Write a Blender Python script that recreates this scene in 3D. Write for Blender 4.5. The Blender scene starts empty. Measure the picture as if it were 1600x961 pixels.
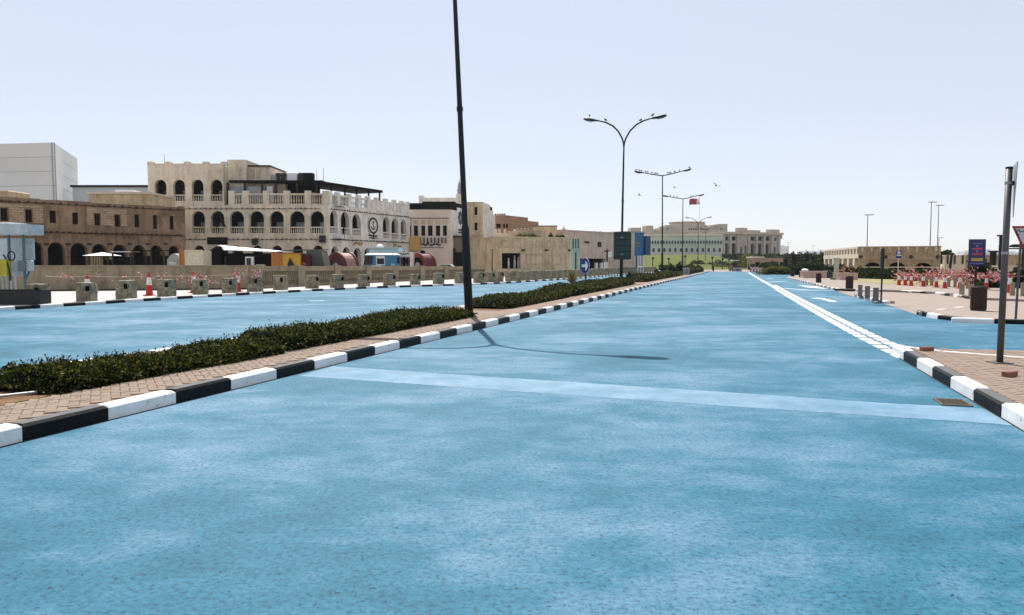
import bpy, math, random
import numpy as np
from mathutils import Vector, Matrix
from mathutils.geometry import tessellate_polygon
R = math.radians
random.seed(7)
scene = bpy.context.scene
col = scene.collection

# ------------------------------------------------------------------ camera
EYE = 1.65                       # eye height above the road
FPX = 1200.0                     # focal length in pixels of a 1600 px wide frame
HORIZON = 410.0                  # photo row of the horizon
PITCH = math.atan((480.5 - HORIZON) / FPX)
cam_d = bpy.data.cameras.new('camera')
cam = bpy.data.objects.new('camera', cam_d)
col.objects.link(cam)
cam_d.sensor_width = 36.0
cam_d.lens = 36.0 * FPX / 1600.0
cam_d.clip_start = 0.05
cam_d.clip_end = 9000
cam.location = (0, 0, EYE)
cam.rotation_euler = (math.pi / 2 - PITCH, 0, 0)
scene.camera = cam

# ------------------------------------------------------------------ light
SUN_EL, SUN_AZ = R(54), R(-10.4)          # the sun stands ahead, a little to the left
world = bpy.data.worlds.new('World')
scene.world = world
world.use_nodes = True
wn = world.node_tree
sky = wn.nodes.new('ShaderNodeTexSky')
sky.sky_type = 'NISHITA'
sky.sun_disc = False
sky.sun_elevation = SUN_EL
sky.sun_rotation = SUN_AZ
sky.altitude = 0
sky.air_density = 1.0
sky.dust_density = 0.4
sky.ozone_density = 2.2
bg = wn.nodes['Background']
bg.inputs['Strength'].default_value = 0.072
hz = wn.nodes.new('ShaderNodeMix'); hz.data_type = 'RGBA'; hz.inputs[0].default_value = 0.55      # a bright veil of high desert haze over the whole dome
wn.links.new(sky.outputs['Color'], hz.inputs[6]); hz_tc = wn.nodes.new('ShaderNodeTexCoord'); hz_mp = wn.nodes.new('ShaderNodeMapping'); hz_mp.inputs['Scale'].default_value = (1.2,1.2,4.5); hz_n = wn.nodes.new('ShaderNodeTexNoise'); hz_n.inputs['Scale'].default_value = 1.6; hz_n.inputs['Detail'].default_value = 4
wn.links.new(hz_tc.outputs['Generated'], hz_mp.inputs[0]); wn.links.new(hz_mp.outputs[0], hz_n.inputs['Vector'])
hz_r = wn.nodes.new('ShaderNodeValToRGB'); wn.links.new(hz_n.outputs['Fac'], hz_r.inputs[0]); hz_r.color_ramp.elements[0].position = .3; hz_r.color_ramp.elements[0].color = (.95,.96,.99,1); hz_r.color_ramp.elements[1].position = .7; hz_r.color_ramp.elements[1].color = (1,1,1,1)
hz_m = wn.nodes.new('ShaderNodeMix'); hz_m.data_type = 'RGBA'; hz_m.blend_type = 'MULTIPLY'; hz_m.inputs[0].default_value = 1.0; hz_m.inputs[6].default_value = (10.9, 11.0, 12.2, 1); wn.links.new(hz_r.outputs[0], hz_m.inputs[7]); wn.links.new(hz_m.outputs[2], hz.inputs[7])
wn.links.new(hz.outputs[2], bg.inputs['Color'])
sun_d = bpy.data.lights.new('sun', 'SUN')
sun_d.energy = 5.0
sun_d.angle = R(0.42)
sun_d.color = (1.0, 0.955, 0.89)
sun = bpy.data.objects.new('sun', sun_d)
col.objects.link(sun)
sun_dir = Vector((math.sin(SUN_AZ) * math.cos(SUN_EL), math.cos(SUN_AZ) * math.cos(SUN_EL), math.sin(SUN_EL)))
sun.rotation_euler = sun_dir.to_track_quat('Z', 'Y').to_euler()
sun.location = (0, 0, 60)
scene.view_settings.view_transform = 'Standard'
scene.view_settings.look = 'None'
scene.view_settings.gamma = 1
scene.view_settings.exposure = 0.39
scene.view_settings.use_curve_mapping = False
scene.cycles.use_denoising = True
scene.cycles.max_bounces = 6
scene.cycles.diffuse_bounces = 3
scene.cycles.glossy_bounces = 3
scene.cycles.transmission_bounces = 4
scene.cycles.volume_bounces = 1
scene.cycles.transparent_max_bounces = 6

# ------------------------------------------------------------------ surveying helpers: where a point seen in the photo stands
def ray(px, py):
    a = (px - 800) / FPX
    b = (480.5 - py) / FPX
    c, s = math.cos(PITCH), math.sin(PITCH)
    return Vector((a, c + b * s, -s + b * c))
def G(px, py, z=0.0):                       # point of the ground plane at height z
    d = ray(px, py)
    t = (z - EYE) / d.z
    return Vector((d.x * t, d.y * t, z))
def D(px, py, Y):                           # point at distance Y ahead
    d = ray(px, py)
    t = Y / d.y
    return Vector((d.x * t, Y, EYE + d.z * t))
class Fac:                                  # a vertical facade between two ground points, local u along it, z up
    def __init__(s, A, B, z0=0.0):
        s.A = Vector((A[0], A[1], z0)); s.B = Vector((B[0], B[1], z0)); s.z0 = z0
        d = s.B - s.A
        s.L = d.length; s.d = d.normalized(); s.ang = math.atan2(d.y, d.x)
        s.n = Vector((-s.d.y, s.d.x, 0))
    def uz(s, px, py, v=0.0):
        r = ray(px, py); o = Vector((0, 0, EYE))
        P0 = s.A + s.n * v
        t = (P0 - o).dot(s.n) / r.dot(s.n)
        p = o + r * t
        return (p - s.A).dot(s.d), p.z - s.z0
    def u(s, px, v=0.0): return s.uz(px, 410, v)[0]
    def z(s, px, py, v=0.0): return s.uz(px, py, v)[1]

# ------------------------------------------------------------------ mesh helpers
class MB:
    def __init__(s): s.v = []; s.f = []; s.m = []; s.mi = 0
    def quad(s, a, b, c, d): s.poly([a, b, c, d])
    def poly(s, pts):
        n = len(s.v); s.v += [tuple(p) for p in pts]; s.f.append(tuple(range(n, n + len(pts)))); s.m.append(s.mi)
    def box(s, x0, x1, y0, y1, z0, z1, M=None):
        p = [(x0,y0,z0),(x1,y0,z0),(x1,y1,z0),(x0,y1,z0),(x0,y0,z1),(x1,y0,z1),(x1,y1,z1),(x0,y1,z1)]
        if M is not None: p = [M @ Vector(q) for q in p]
        s.hexa(p); return s
    def hexa(s, p):
        n = len(s.v); s.v += [tuple(q) for q in p]
        for f in ((0,3,2,1),(4,5,6,7),(0,1,5,4),(1,2,6,5),(2,3,7,6),(3,0,4,7)):
            s.f.append(tuple(n + i for i in f)); s.m.append(s.mi)
    def bev(s, x0, x1, y0, y1, z0, z1, c=0.02, M=None):      # box with a chamfered top
        p = [(x0,y0,z0),(x1,y0,z0),(x1,y1,z0),(x0,y1,z0),(x0,y0,z1-c),(x1,y0,z1-c),(x1,y1,z1-c),(x0,y1,z1-c),
             (x0+c,y0+c,z1),(x1-c,y0+c,z1),(x1-c,y1-c,z1),(x0+c,y1-c,z1)]
        if M is not None: p = [M @ Vector(q) for q in p]
        n = len(s.v); s.v += [tuple(q) for q in p]
        for f in ((0,3,2,1),(0,1,5,4),(1,2,6,5),(2,3,7,6),(3,0,4,7),(4,5,9,8),(5,6,10,9),(6,7,11,10),(7,4,8,11),(8,9,10,11)):
            s.f.append(tuple(n + i for i in f)); s.m.append(s.mi)
        return s
    def prism(s, pts, z0, z1, M=None):                       # polygon in xy (counter-clockwise) extruded in z
        n = len(pts); a = sum(pts[i][0]*pts[(i+1)%n][1]-pts[(i+1)%n][0]*pts[i][1] for i in range(n))
        if a < 0: pts = pts[::-1]
        k = len(s.v)
        q = [(p[0],p[1],z0) for p in pts] + [(p[0],p[1],z1) for p in pts]
        if M is not None: q = [tuple(M @ Vector(p)) for p in q]
        s.v += q
        tr = tessellate_polygon([[Vector((p[0],p[1],0)) for p in pts]])
        for t in tr:
            A, B, C = (Vector((pts[i][0], pts[i][1])) for i in t)
            if (B-A).cross(C-A) < 0: t = (t[0], t[2], t[1])
            s.f.append(tuple(k+n+i for i in t)); s.m.append(s.mi)
            s.f.append(tuple(k+i for i in reversed(t))); s.m.append(s.mi)
        for i in range(n):
            j = (i+1) % n
            s.f.append((k+i, k+j, k+n+j, k+n+i)); s.m.append(s.mi)
        return s
    def sheet(s, pts, z):
        tr = tessellate_polygon([[Vector((p[0],p[1],0)) for p in pts]])
        k = len(s.v); s.v += [(p[0],p[1],z) for p in pts]
        for t in tr:
            A, B, C = (Vector((pts[i][0], pts[i][1])) for i in t)
            if (B-A).cross(C-A) < 0: t = (t[0], t[2], t[1])
            s.f.append(tuple(k+i for i in t)); s.m.append(s.mi)
        return s
    def tube(s, pts, rad, n=10, cap=True):                    # round bar through points, radius per point
        if not hasattr(rad, '__len__'): rad = [rad]*len(pts)
        pts = [Vector(p) for p in pts]; k = len(s.v); ref = None
        for i, p in enumerate(pts):
            t = (pts[min(i+1,len(pts)-1)] - pts[max(i-1,0)]).normalized()
            if ref is None: ref = Vector((1,0,0)) if abs(t.x) < .8 else Vector((0,1,0))
            a = (ref - t*ref.dot(t)).normalized(); b = t.cross(a); ref = a
            for j in range(n):
                w = 2*math.pi*j/n
                s.v.append(tuple(p + (a*math.cos(w) + b*math.sin(w))*rad[i]))
        for i in range(len(pts)-1):
            for j in range(n):
                s.f.append((k+i*n+j, k+i*n+(j+1)%n, k+(i+1)*n+(j+1)%n, k+(i+1)*n+j)); s.m.append(s.mi)
        if cap:
            s.f.append(tuple(k+j for j in reversed(range(n)))); s.m.append(s.mi)
            s.f.append(tuple(k+(len(pts)-1)*n+j for j in range(n))); s.m.append(s.mi)
        return s
    def lathe(s, prof, n=12, M=None, cap=True):               # profile of (r, z)
        k = len(s.v)
        for r, z in prof:
            for j in range(n):
                w = 2*math.pi*j/n; p = Vector((r*math.cos(w), r*math.sin(w), z))
                s.v.append(tuple(M @ p if M is not None else p))
        for i in range(len(prof)-1):
            for j in range(n):
                s.f.append((k+i*n+j, k+i*n+(j+1)%n, k+(i+1)*n+(j+1)%n, k+(i+1)*n+j)); s.m.append(s.mi)
        if cap:
            s.f.append(tuple(k+j for j in reversed(range(n)))); s.m.append(s.mi)
            s.f.append(tuple(k+(len(prof)-1)*n+j for j in range(n))); s.m.append(s.mi)
        return s
    def mesh(s, name, mats, smooth=False):
        me = bpy.data.meshes.new(name); me.from_pydata(s.v, [], s.f)
        if not isinstance(mats, (list, tuple)): mats = [mats]
        for m in mats: me.materials.append(m)
        if len(mats) > 1: me.polygons.foreach_set('material_index', s.m)
        if smooth: me.polygons.foreach_set('use_smooth', [True]*len(me.polygons))
        me.update(); return me
    def build(s, name, mats, parent=None, loc=(0,0,0), rz=0.0, smooth=False):
        return obj(name, s.mesh(name, mats, smooth), parent, loc, rz)
def obj(name, me, parent=None, loc=(0,0,0), rz=0.0):
    o = bpy.data.objects.new(name, me); col.objects.link(o); o.location = loc; o.rotation_euler = (0,0,rz)
    if parent is not None: o.parent = parent
    return o
def tag(o, label=None, cat=None, group=None, kind=None):
    if label: o['label'] = label
    if cat: o['category'] = cat
    if group: o['group'] = group
    if kind: o['kind'] = kind
    return o
def thing(name, label, cat, loc=(0,0,0), rz=0.0, group=None):
    o = obj(name, None, None, loc, rz); o.empty_display_size = .3
    return tag(o, label, cat, group)
def copy_tree(o, parent=None):
    c = o.copy(); col.objects.link(c)
    if parent is not None: c.parent = parent
    for ch in o.children: copy_tree(ch, c)
    return c
def smoothsh(o, ang=40):
    me = o.data; me.polygons.foreach_set('use_smooth', [True]*len(me.polygons))
    try: me.set_sharp_from_angle(angle=R(ang))
    except Exception: pass
    return o
ORD = ['first','second','third','fourth','fifth','sixth','seventh','eighth','ninth','tenth','eleventh','twelfth','thirteenth','fourteenth',
 'fifteenth','sixteenth','seventeenth','eighteenth','nineteenth'] + [t+'-'+u for t in ('twenty','thirty','forty','fifty') for u in
 ('zeroth','first','second','third','fourth','fifth','sixth','seventh','eighth','ninth')]
ORD = [{'twenty-zeroth':'twentieth','thirty-zeroth':'thirtieth','forty-zeroth':'fortieth','fifty-zeroth':'fiftieth'}.get(w, w) for w in ORD]

# ------------------------------------------------------------------ materials
def nodes_of(m): 
    m.use_nodes = True; nt = m.node_tree; return nt, nt.nodes['Principled BSDF']
def coords(nt, rnd=True):
    tc = nt.nodes.new('ShaderNodeTexCoord'); v = tc.outputs['Object']
    if rnd:
        oi = nt.nodes.new('ShaderNodeObjectInfo'); ad = nt.nodes.new('ShaderNodeVectorMath'); ad.operation = 'MULTIPLY_ADD'
        nt.links.new(oi.outputs['Random'], ad.inputs[0]); ad.inputs[1].default_value = (37, 91, 53); nt.links.new(v, ad.inputs[2]); v = ad.outputs[0]
    return v
def noise(nt, v, scale, detail=4, rough=.55, dist=0):
    n = nt.nodes.new('ShaderNodeTexNoise'); n.inputs['Scale'].default_value = scale; n.inputs['Detail'].default_value = detail
    n.inputs['Roughness'].default_value = rough; n.inputs['Distortion'].default_value = dist
    nt.links.new(v, n.inputs['Vector']); return n.outputs['Fac']
def ramp(nt, f, stops):
    r = nt.nodes.new('ShaderNodeValToRGB'); nt.links.new(f, r.inputs[0]); e = r.color_ramp.elements
    while len(e) < len(stops): e.new(.5)
    for i, (p, c) in enumerate(stops): e[i].position = p; e[i].color = (*c, 1) if len(c) == 3 else c
    return r.outputs[0]
def mixc(nt, f, a, b, mode='MIX'):
    x = nt.nodes.new('ShaderNodeMix'); x.data_type = 'RGBA'; x.blend_type = mode
    if isinstance(f, (int, float)): x.inputs[0].default_value = f
    else: nt.links.new(f, x.inputs[0])
    for i, c in ((6, a), (7, b)):
        if isinstance(c, tuple): x.inputs[i].default_value = (*c, 1)
        else: nt.links.new(c, x.inputs[i])
    return x.outputs[2]
def bump(nt, b, h, strength, dist=.02):
    n = nt.nodes.new('ShaderNodeBump'); n.inputs['Strength'].default_value = strength; n.inputs['Distance'].default_value = dist
    nt.links.new(h, n.inputs['Height']); nt.links.new(n.outputs[0], b.inputs['Normal'])
MATS = {}
def mat(name, c, rough=.85, var=.18, scale=1.5, bmp=.25, bscale=40, bdist=.01, spec=.3, metal=0, stain=None, sscale=.6, sthr=(.52,.68), drip=0):
    if name in MATS: return MATS[name]
    m = bpy.data.materials.new(name); nt, b = nodes_of(m); v = coords(nt)
    lo = tuple(max(0, x*(1-var)) for x in c); hi = tuple(min(1, x*(1+var)) for x in c)
    cc = ramp(nt, noise(nt, v, scale, 5, .65), [(.3, lo), (.7, hi)])
    if stain:
        f = ramp(nt, noise(nt, v, sscale, 6, .7), [(sthr[0], (0,0,0)), (sthr[1], (1,1,1))]); cc = mixc(nt, f, cc, stain)
    if drip:                                              # rain streaks and dust down the plaster
        mp = nt.nodes.new('ShaderNodeMapping'); mp.inputs['Scale'].default_value = (1.5,1.5,.16); nt.links.new(v, mp.inputs[0])
        cc = mixc(nt, drip, cc, ramp(nt, noise(nt, mp.outputs[0], 1.6, 8, .75), [(.36, (.42,.38,.34)), (.52, (1,1,1)), (.7, (1.1,1.09,1.07))]), 'MULTIPLY')
        cc = mixc(nt, drip, cc, ramp(nt, noise(nt, v, .9, 8, .75), [(.36, (.50,.46,.42)), (.5, (1,1,1)), (.68, (1.12,1.1,1.07))]), 'MULTIPLY')
    nt.links.new(cc, b.inputs['Base Color'])
    b.inputs['Roughness'].default_value = rough; b.inputs['Specular IOR Level'].default_value = spec; b.inputs['Metallic'].default_value = metal
    if bmp: bump(nt, b, noise(nt, v, bscale, 3), bmp, bdist)
    MATS[name] = m; return m
def plain(name, c, rough=.6, spec=.4, metal=0):
    if name in MATS: return MATS[name]
    m = bpy.data.materials.new(name); nt, b = nodes_of(m); v = coords(nt)
    nt.links.new(ramp(nt, noise(nt, v, 6, 3), [(.3, tuple(x*.88 for x in c)), (.7, tuple(min(1,x*1.1) for x in c))]), b.inputs['Base Color'])
    b.inputs['Roughness'].default_value = rough; b.inputs['Specular IOR Level'].default_value = spec; b.inputs['Metallic'].default_value = metal
    MATS[name] = m; return m
def road_material():
    m = bpy.data.materials.new('blue_road_coating'); nt, b = nodes_of(m); v = coords(nt, False)
    st = nt.nodes.new('ShaderNodeMapping'); st.inputs['Rotation'].default_value = (0,0,R(8)); st.inputs['Scale'].default_value = (.72,1,1); nt.links.new(v, st.inputs[0])
    big = noise(nt, st.outputs[0], .42, 8, .6, .3); mid = noise(nt, st.outputs[0], 2.0, 9, .72, .2); streak = noise(nt, st.outputs[0], .15, 6, .6, .2)
    fine = noise(nt, v, 27, 6, .82); pit = noise(nt, v, 19, 5, .65); grain = noise(nt, v, 120, 2, .6)
    def madd(a, k, b):
        n = nt.nodes.new('ShaderNodeMath'); n.operation = 'MULTIPLY_ADD'; nt.links.new(a, n.inputs[0]); n.inputs[1].default_value = k
        if isinstance(b, (int, float)): n.inputs[2].default_value = b
        else: nt.links.new(b, n.inputs[2])
        return n.outputs[0]
    wear = madd(big, .46, madd(mid, .30, madd(streak, .24, 0.0)))
    deep, base, pale = (.009,.093,.143), (.024,.136,.207), (.125,.235,.328)
    c = ramp(nt, wear, [(.39, deep), (.48, base), (.60, pale)])
    g = ramp(nt, fine, [(.37, (.04,.13,.17)), (.46, (.86,.88,.9)), (.60, (1.4,1.33,1.28))])
    c = mixc(nt, .75, c, g, 'MULTIPLY')
    c = mixc(nt, .35, c, ramp(nt, grain, [(.35, (.45,.5,.52)), (.6, (1.25,1.2,1.2))]), 'MULTIPLY')
    pf = ramp(nt, madd(wear, .35, pit), [(.50, (1,1,1)), (.53, (0,0,0))])
    c = mixc(nt, pf, c, (.003,.034,.050))
    nt.links.new(c, b.inputs['Base Color'])
    b.inputs['Roughness'].default_value = .6
    b.inputs['Specular IOR Level'].default_value = .15
    bump(nt, b, fine, .6, .006); return m
def kerb_material(name, c, chip, lo, hi, rough):
    m = bpy.data.materials.new(name); nt, b = nodes_of(m); v = coords(nt)
    base = ramp(nt, noise(nt, v, 5, 4), [(.3, tuple(x*.86 for x in c)), (.7, c)])
    f = ramp(nt, noise(nt, v, 13, 8, .78), [(lo, (0,0,0)), (hi, (1,1,1))])
    nt.links.new(mixc(nt, f, base, chip), b.inputs['Base Color']); b.inputs['Roughness'].default_value = rough; b.inputs['Specular IOR Level'].default_value = .12
    bump(nt, b, noise(nt, v, 30, 4), .35, .008); return m
def brick_material(name, c1, c2, c3):
    m = bpy.data.materials.new(name); nt, b = nodes_of(m); v = coords(nt)
    oi = nt.nodes.new('ShaderNodeObjectInfo'); ge = nt.nodes.new('ShaderNodeNewGeometry')
    a = nt.nodes.new('ShaderNodeMath'); a.operation = 'ADD'; nt.links.new(oi.outputs['Random'], a.inputs[0]); nt.links.new(ge.outputs['Random Per Island'], a.inputs[1])
    fr = nt.nodes.new('ShaderNodeMath'); fr.operation = 'FRACT'; nt.links.new(a.outputs[0], fr.inputs[0])
    c = ramp(nt, fr.outputs[0], [(0, c1), (.5, c2), (1, c3)])
    c = mixc(nt, ramp(nt, noise(nt, v, 2.2, 5, .7), [(.35, (0,0,0)), (.75, (.6,.6,.6))]), c, (.205,.16,.116))
    nt.links.new(c, b.inputs['Base Color']); b.inputs['Roughness'].default_value = .88
    bump(nt, b, noise(nt, v, 90, 3), .3, .004); return m
def paver_material(name, c1, c2, mortar, rot, bw=.2, bh=.1):          # small pavers too far off to build one by one
    m = bpy.data.materials.new(name); nt, b = nodes_of(m); v = coords(nt, False)
    mp = nt.nodes.new('ShaderNodeMapping'); mp.inputs['Rotation'].default_value = (0,0,rot); nt.links.new(v, mp.inputs[0])
    br = nt.nodes.new('ShaderNodeTexBrick'); nt.links.new(mp.outputs[0], br.inputs['Vector'])
    br.inputs['Color1'].default_value = (*c1,1); br.inputs['Color2'].default_value = (*c2,1); br.inputs['Mortar'].default_value = (*mortar,1)
    br.inputs['Scale'].default_value = 1; br.inputs['Mortar Size'].default_value = .006; br.inputs['Brick Width'].default_value = bw; br.inputs['Row Height'].default_value = bh
    c = mixc(nt, ramp(nt, noise(nt, v, .7, 5, .65), [(.35, (0,0,0)), (.75, (.55,.55,.55))]), br.outputs['Color'], tuple(x*1.12 for x in c1))
    nt.links.new(c, b.inputs['Base Color']); b.inputs['Roughness'].default_value = .9
    bump(nt, b, br.outputs['Fac'], -.3, .004); return m
def leaf_material(name, cols, rough=.65):
    m = bpy.data.materials.new(name); nt, b = nodes_of(m)
    ge = nt.nodes.new('ShaderNodeNewGeometry'); n = len(cols)
    nt.links.new(ramp(nt, ge.outputs['Random Per Island'], [(i/(n-1), c) for i, c in enumerate(cols)]), b.inputs['Base Color'])
    b.inputs['Roughness'].default_value = rough; b.inputs['Specular IOR Level'].default_value = .15
    tr = nt.nodes.new('ShaderNodeBsdfTranslucent'); mx = nt.nodes.new('ShaderNodeMixShader'); mx.inputs[0].default_value = .2          # thin leaves let the low back light through
    cs = b.inputs['Base Color'].links[0].from_socket; tw = mixc(nt, 1.0, cs, (1.5,1.25,.5), 'MULTIPLY'); nt.links.new(tw, tr.inputs['Color'])
    nt.links.new(b.outputs[0], mx.inputs[1]); nt.links.new(tr.outputs[0], mx.inputs[2]); nt.links.new(mx.outputs[0], nt.nodes['Material Output'].inputs['Surface'])
    return m
def stone_block_material():
    m = bpy.data.materials.new('rough_cast_stone'); nt, b = nodes_of(m); v = coords(nt)
    vo = nt.nodes.new('ShaderNodeTexVoronoi'); vo.feature = 'DISTANCE_TO_EDGE'; vo.inputs['Scale'].default_value = 4.5; nt.links.new(v, vo.inputs['Vector'])
    c = ramp(nt, noise(nt, v, 4, 5, .7), [(.3, (.085,.075,.05)), (.5, (.235,.20,.13)), (.7, (.40,.35,.24))])
    e = ramp(nt, vo.outputs['Distance'], [(.0, (.35,)*3), (.06, (1,)*3)])
    c = mixc(nt, .8, c, ramp(nt, noise(nt, v, 16, 6, .75), [(.36, (.35,.35,.33)), (.5, (1,1,1)), (.66, (1.3,1.25,1.15))]), 'MULTIPLY'); nt.links.new(mixc(nt, .22, c, e, 'MULTIPLY'), b.inputs['Base Color']); b.inputs['Roughness'].default_value = .92
    bump(nt, b, noise(nt, v, 7, 5, .7), .9, .05); return m
def rubble_material(name, c, mort):
    m = bpy.data.materials.new(name); nt, b = nodes_of(m); v = coords(nt, False)
    mp = nt.nodes.new('ShaderNodeMapping'); mp.inputs['Rotation'].default_value = (R(90),0,0); nt.links.new(v, mp.inputs[0])
    br = nt.nodes.new('ShaderNodeTexBrick'); nt.links.new(mp.outputs[0], br.inputs['Vector']); br.inputs['Scale'].default_value = 1
    br.inputs['Color1'].default_value = (*c,1); br.inputs['Color2'].default_value = (*[x*.72 for x in c],1); br.inputs['Mortar'].default_value = (*mort,1)
    br.inputs['Mortar Size'].default_value = .03; br.inputs['Brick Width'].default_value = .42; br.inputs['Row Height'].default_value = .2
    nt.links.new(mixc(nt, ramp(nt, noise(nt, v, 1.4, 5), [(.4,(0,0,0)),(.7,(.8,.8,.8))]), br.outputs['Color'], c), b.inputs['Base Color']); b.inputs['Roughness'].default_value = .95
    bump(nt, b, br.outputs['Fac'], -.6, .03); return m
M_road = road_material()
M_band = mat('pale_blue_road_band', (.170,.280,.372), .6, .2, 2.2, .6, 40, .006, .12, stain=(.085,.200,.285), sscale=1.3, sthr=(.42,.7))
M_white = kerb_material('white_kerb_paint', (.80,.80,.78), (.34,.33,.30), .575, .66, .6)
M_black = kerb_material('black_kerb_paint', (.006,.0065,.007), (.085,.085,.08), .57, .74, .5)
M_worn = kerb_material('worn_black_top', (.13,.132,.135), (.05,.05,.05), .52, .70, .7)
M_line = kerb_material('white_line_paint', (.80,.80,.80), (.42,.50,.55), .62, .72, .6)
M_brick = brick_material('clay_paver', (.215,.152,.108), (.24,.176,.128), (.19,.127,.09))
M_pave = paver_material('clay_paving', (.225,.155,.112), (.20,.132,.094), (.08,.06,.045), R(28))
M_pave_r = paver_material('pale_clay_paving', (.285,.232,.19), (.25,.198,.16), (.15,.118,.095), R(16))
M_walk = mat('pale_pavement', (.45,.425,.395), .85, .12, .8, .2, 30)
M_sand = mat('dry_sand', (.33,.275,.205), .95, .2, .3, .3, 20)
M_soil = mat('brown_soil', (.17,.095,.045), 1, .45, 9, .9, 30, .04, stain=(.28,.19,.08), sscale=14)
M_lawn = mat('lawn_grass', (.095,.112,.022), .95, .25, .2, .6, 12, .05, .1)
M_drygrass = mat('dry_grass', (.28,.245,.13), 1, .2, .6, .4, 30, .02, .1)
M_pole = mat('dark_painted_pole', (.010,.0105,.012), .55, .3, 3, .1, 60, .004, .25)
M_lamp = plain('lamp_housing_grey', (.012,.013,.014), .5, .25)
M_lens = plain('lamp_glass', (.35,.36,.37), .2, .6)
M_leaf = leaf_material('hedge_leaves', [(.003,.008,.003), (.008,.017,.004), (.014,.027,.006), (.025,.042,.008), (.045,.062,.011), (.085,.10,.02), (.20,.18,.06)])
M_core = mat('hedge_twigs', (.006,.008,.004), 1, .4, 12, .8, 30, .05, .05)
M_stone = stone_block_material()
M_dark = plain('dark_interior', (.006,.0055,.005), .9, .05)
M_wood = mat('dark_wood', (.035,.024,.017), .8, .3, 6, .3, 30)
M_grey = plain('grey_metal', (.30,.31,.32), .45, .5, .3)
M_black_plain = plain('black_plastic', (.010,.010,.010), .55)
M_red = plain('traffic_red', (.42,.015,.015), .5)
M_whitep = plain('clean_white', (.78,.78,.77), .5)

# ================================================================== GROUND, ROADS, MEDIAN, PAVEMENTS
def P(px, py, z=0.0):
    g = G(px, py, z); return (g.x, g.y)
def struct(name, mb, m, parent=None):
    o = mb.build(name, m, parent)
    if parent is None: o['kind'] = 'structure'
    return o
def resample(pts, step, start=0.0):                       # points and headings every `step` metres along a polyline
    out = []; acc = start; L = 0
    for a, b in zip(pts, pts[1:]):
        a, b = Vector(a[:2]), Vector(b[:2]); d = (b-a).length
        while acc <= L + d + 1e-9:
            out.append((a + (b-a)*((acc-L)/d), math.atan2(b.y-a.y, b.x-a.x))); acc += step
        L += d
    return out
def offset(pts, o):                                       # shift a polyline sideways (positive: left of travel)
    q = []
    for i, p in enumerate(pts):
        a = Vector(pts[max(i-1,0)][:2]); b = Vector(pts[min(i+1,len(pts)-1)][:2]); t = (b-a).normalized()
        q.append((p[0]-t.y*o, p[1]+t.x*o))
    return q
def subdiv(pts, n=4):                                     # Catmull-Rom through the survey points
    out = []; p = [Vector(q[:2]) for q in pts]; p = [p[0]*2-p[1]] + p + [p[-1]*2-p[-2]]
    for i in range(1, len(p)-2):
        for k in range(n):
            t = k/n
            out.append(tuple(.5*((2*p[i]) + (p[i+1]-p[i-1])*t + (2*p[i-1]-5*p[i]+4*p[i+1]-p[i+2])*t*t + (3*p[i]-p[i-1]-3*p[i+1]+p[i+2])*t**3)))
    out.append(tuple(p[-2])); return out

struct('ground', MB().sheet([(-3000,-600),(3000,-600),(3000,6000),(-3000,6000)], -.03), M_sand)

# edges surveyed from the photo (x right, y ahead)
med_r = [(-8.2,-5.0),(-5.66,3.2),(-4.25,7.9),(-2.03,15.05),(2.35,29.1),(6.15,41.7),(13.1,64.5),(20.0,86.5),(35.2,136.5)]
med_l = [(-12.2,-5.0),(-9.35,3.6),(-6.85,11.2),(-5.9,14.1),(-2.0,26.1),(-1.05,29.0),(9.6,62),(18.0,88),(34.4,136.6)]
far_l = [(-26.0,-4.0),(-21.2,14.0),(-17.5,26.2),(-14.75,35.2),(-12.6,41.0),(-9.06,48.3),(-5.9,52.4),(-2.6,56.4),(1.0,63.6),(5.4,74.8),(10.2,88),(17.5,110),(31.0,144)]
right_e = [(1.7,-5.0),(3.9,3.6),(5.08,7.64),(6.77,13.45)]
line_e = [(6.77,13.45),(8.95,21.6),(16.3,47.6),(27.2,86),(41.6,136.5)]
slip_r = [(30,20.3),(13.9,20.2),P(1513,504.5),P(1464,498.5),P(1432,492),P(1381,474.6),P(1335,464.2),P(1308,454.6),P(1270,445),P(1230,435),(36.5,98.5),(43.5,121),(47,136.5)]
slip_l = [(30,15.0),P(1600,559,.15),P(1518,552.6,.15),P(1467,548.7,.15),(6.95,13.75)]
med_r_s, far_l_s = subdiv(med_r), subdiv(far_l)

road = struct('road', MB().sheet([(-60,-30)] + [(far_l[0][0],far_l[0][1])] + far_l_s + [(47,137.5)] + slip_r[::-1] + [(34,20.3),(34,-30)], 0.0), M_road)
# surface beyond the coated road
struct('plaza', MB().sheet([(31,144),(30,141),(34.6,137.4),(48,137.4),(75,200),(120,290),(60,300),(40,190)], .012), M_pave_r)

KW = MB().bev(-.497,.497,0,.19,-.05,0,.028).mesh('white_stone', M_white)
KB = MB().bev(-.497,.497,0,.19,-.05,0,.028).mesh('black_stone', [M_black, M_worn])
KB.polygons[len(KB.polygons)-1].material_index = 1; KB.polygons[len(KB.polygons)-3].material_index = 1
def stretch(me, h):                                       # a kerb stone mesh of the wanted height
    c = me.copy()
    for v in c.vertices:
        v.co.z = v.co.z + h if v.co.z > -.04 else -.03
    return c
def kerb(parent, pts, h, side=1, start=0.5, first=0, step=1.0, only=None):
    w, b = stretch(KW, h), stretch(KB, h)
    rnd = random.Random(len(pts)+int(h*1000))
    for i, (p, a) in enumerate(resample(pts, step, start)):
        me = (w, b)[(i + first) % 2] if only is None else (w, b)[only]
        o = obj('kerb_stone', me, parent, (p.x, p.y, 0), a if side > 0 else a + math.pi)
        o.scale = (step, 1, 1 + rnd.uniform(-.05,.05)); o.rotation_euler.z += rnd.uniform(-.008,.008); o.rotation_euler.x = rnd.uniform(-.02,.02)

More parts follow.
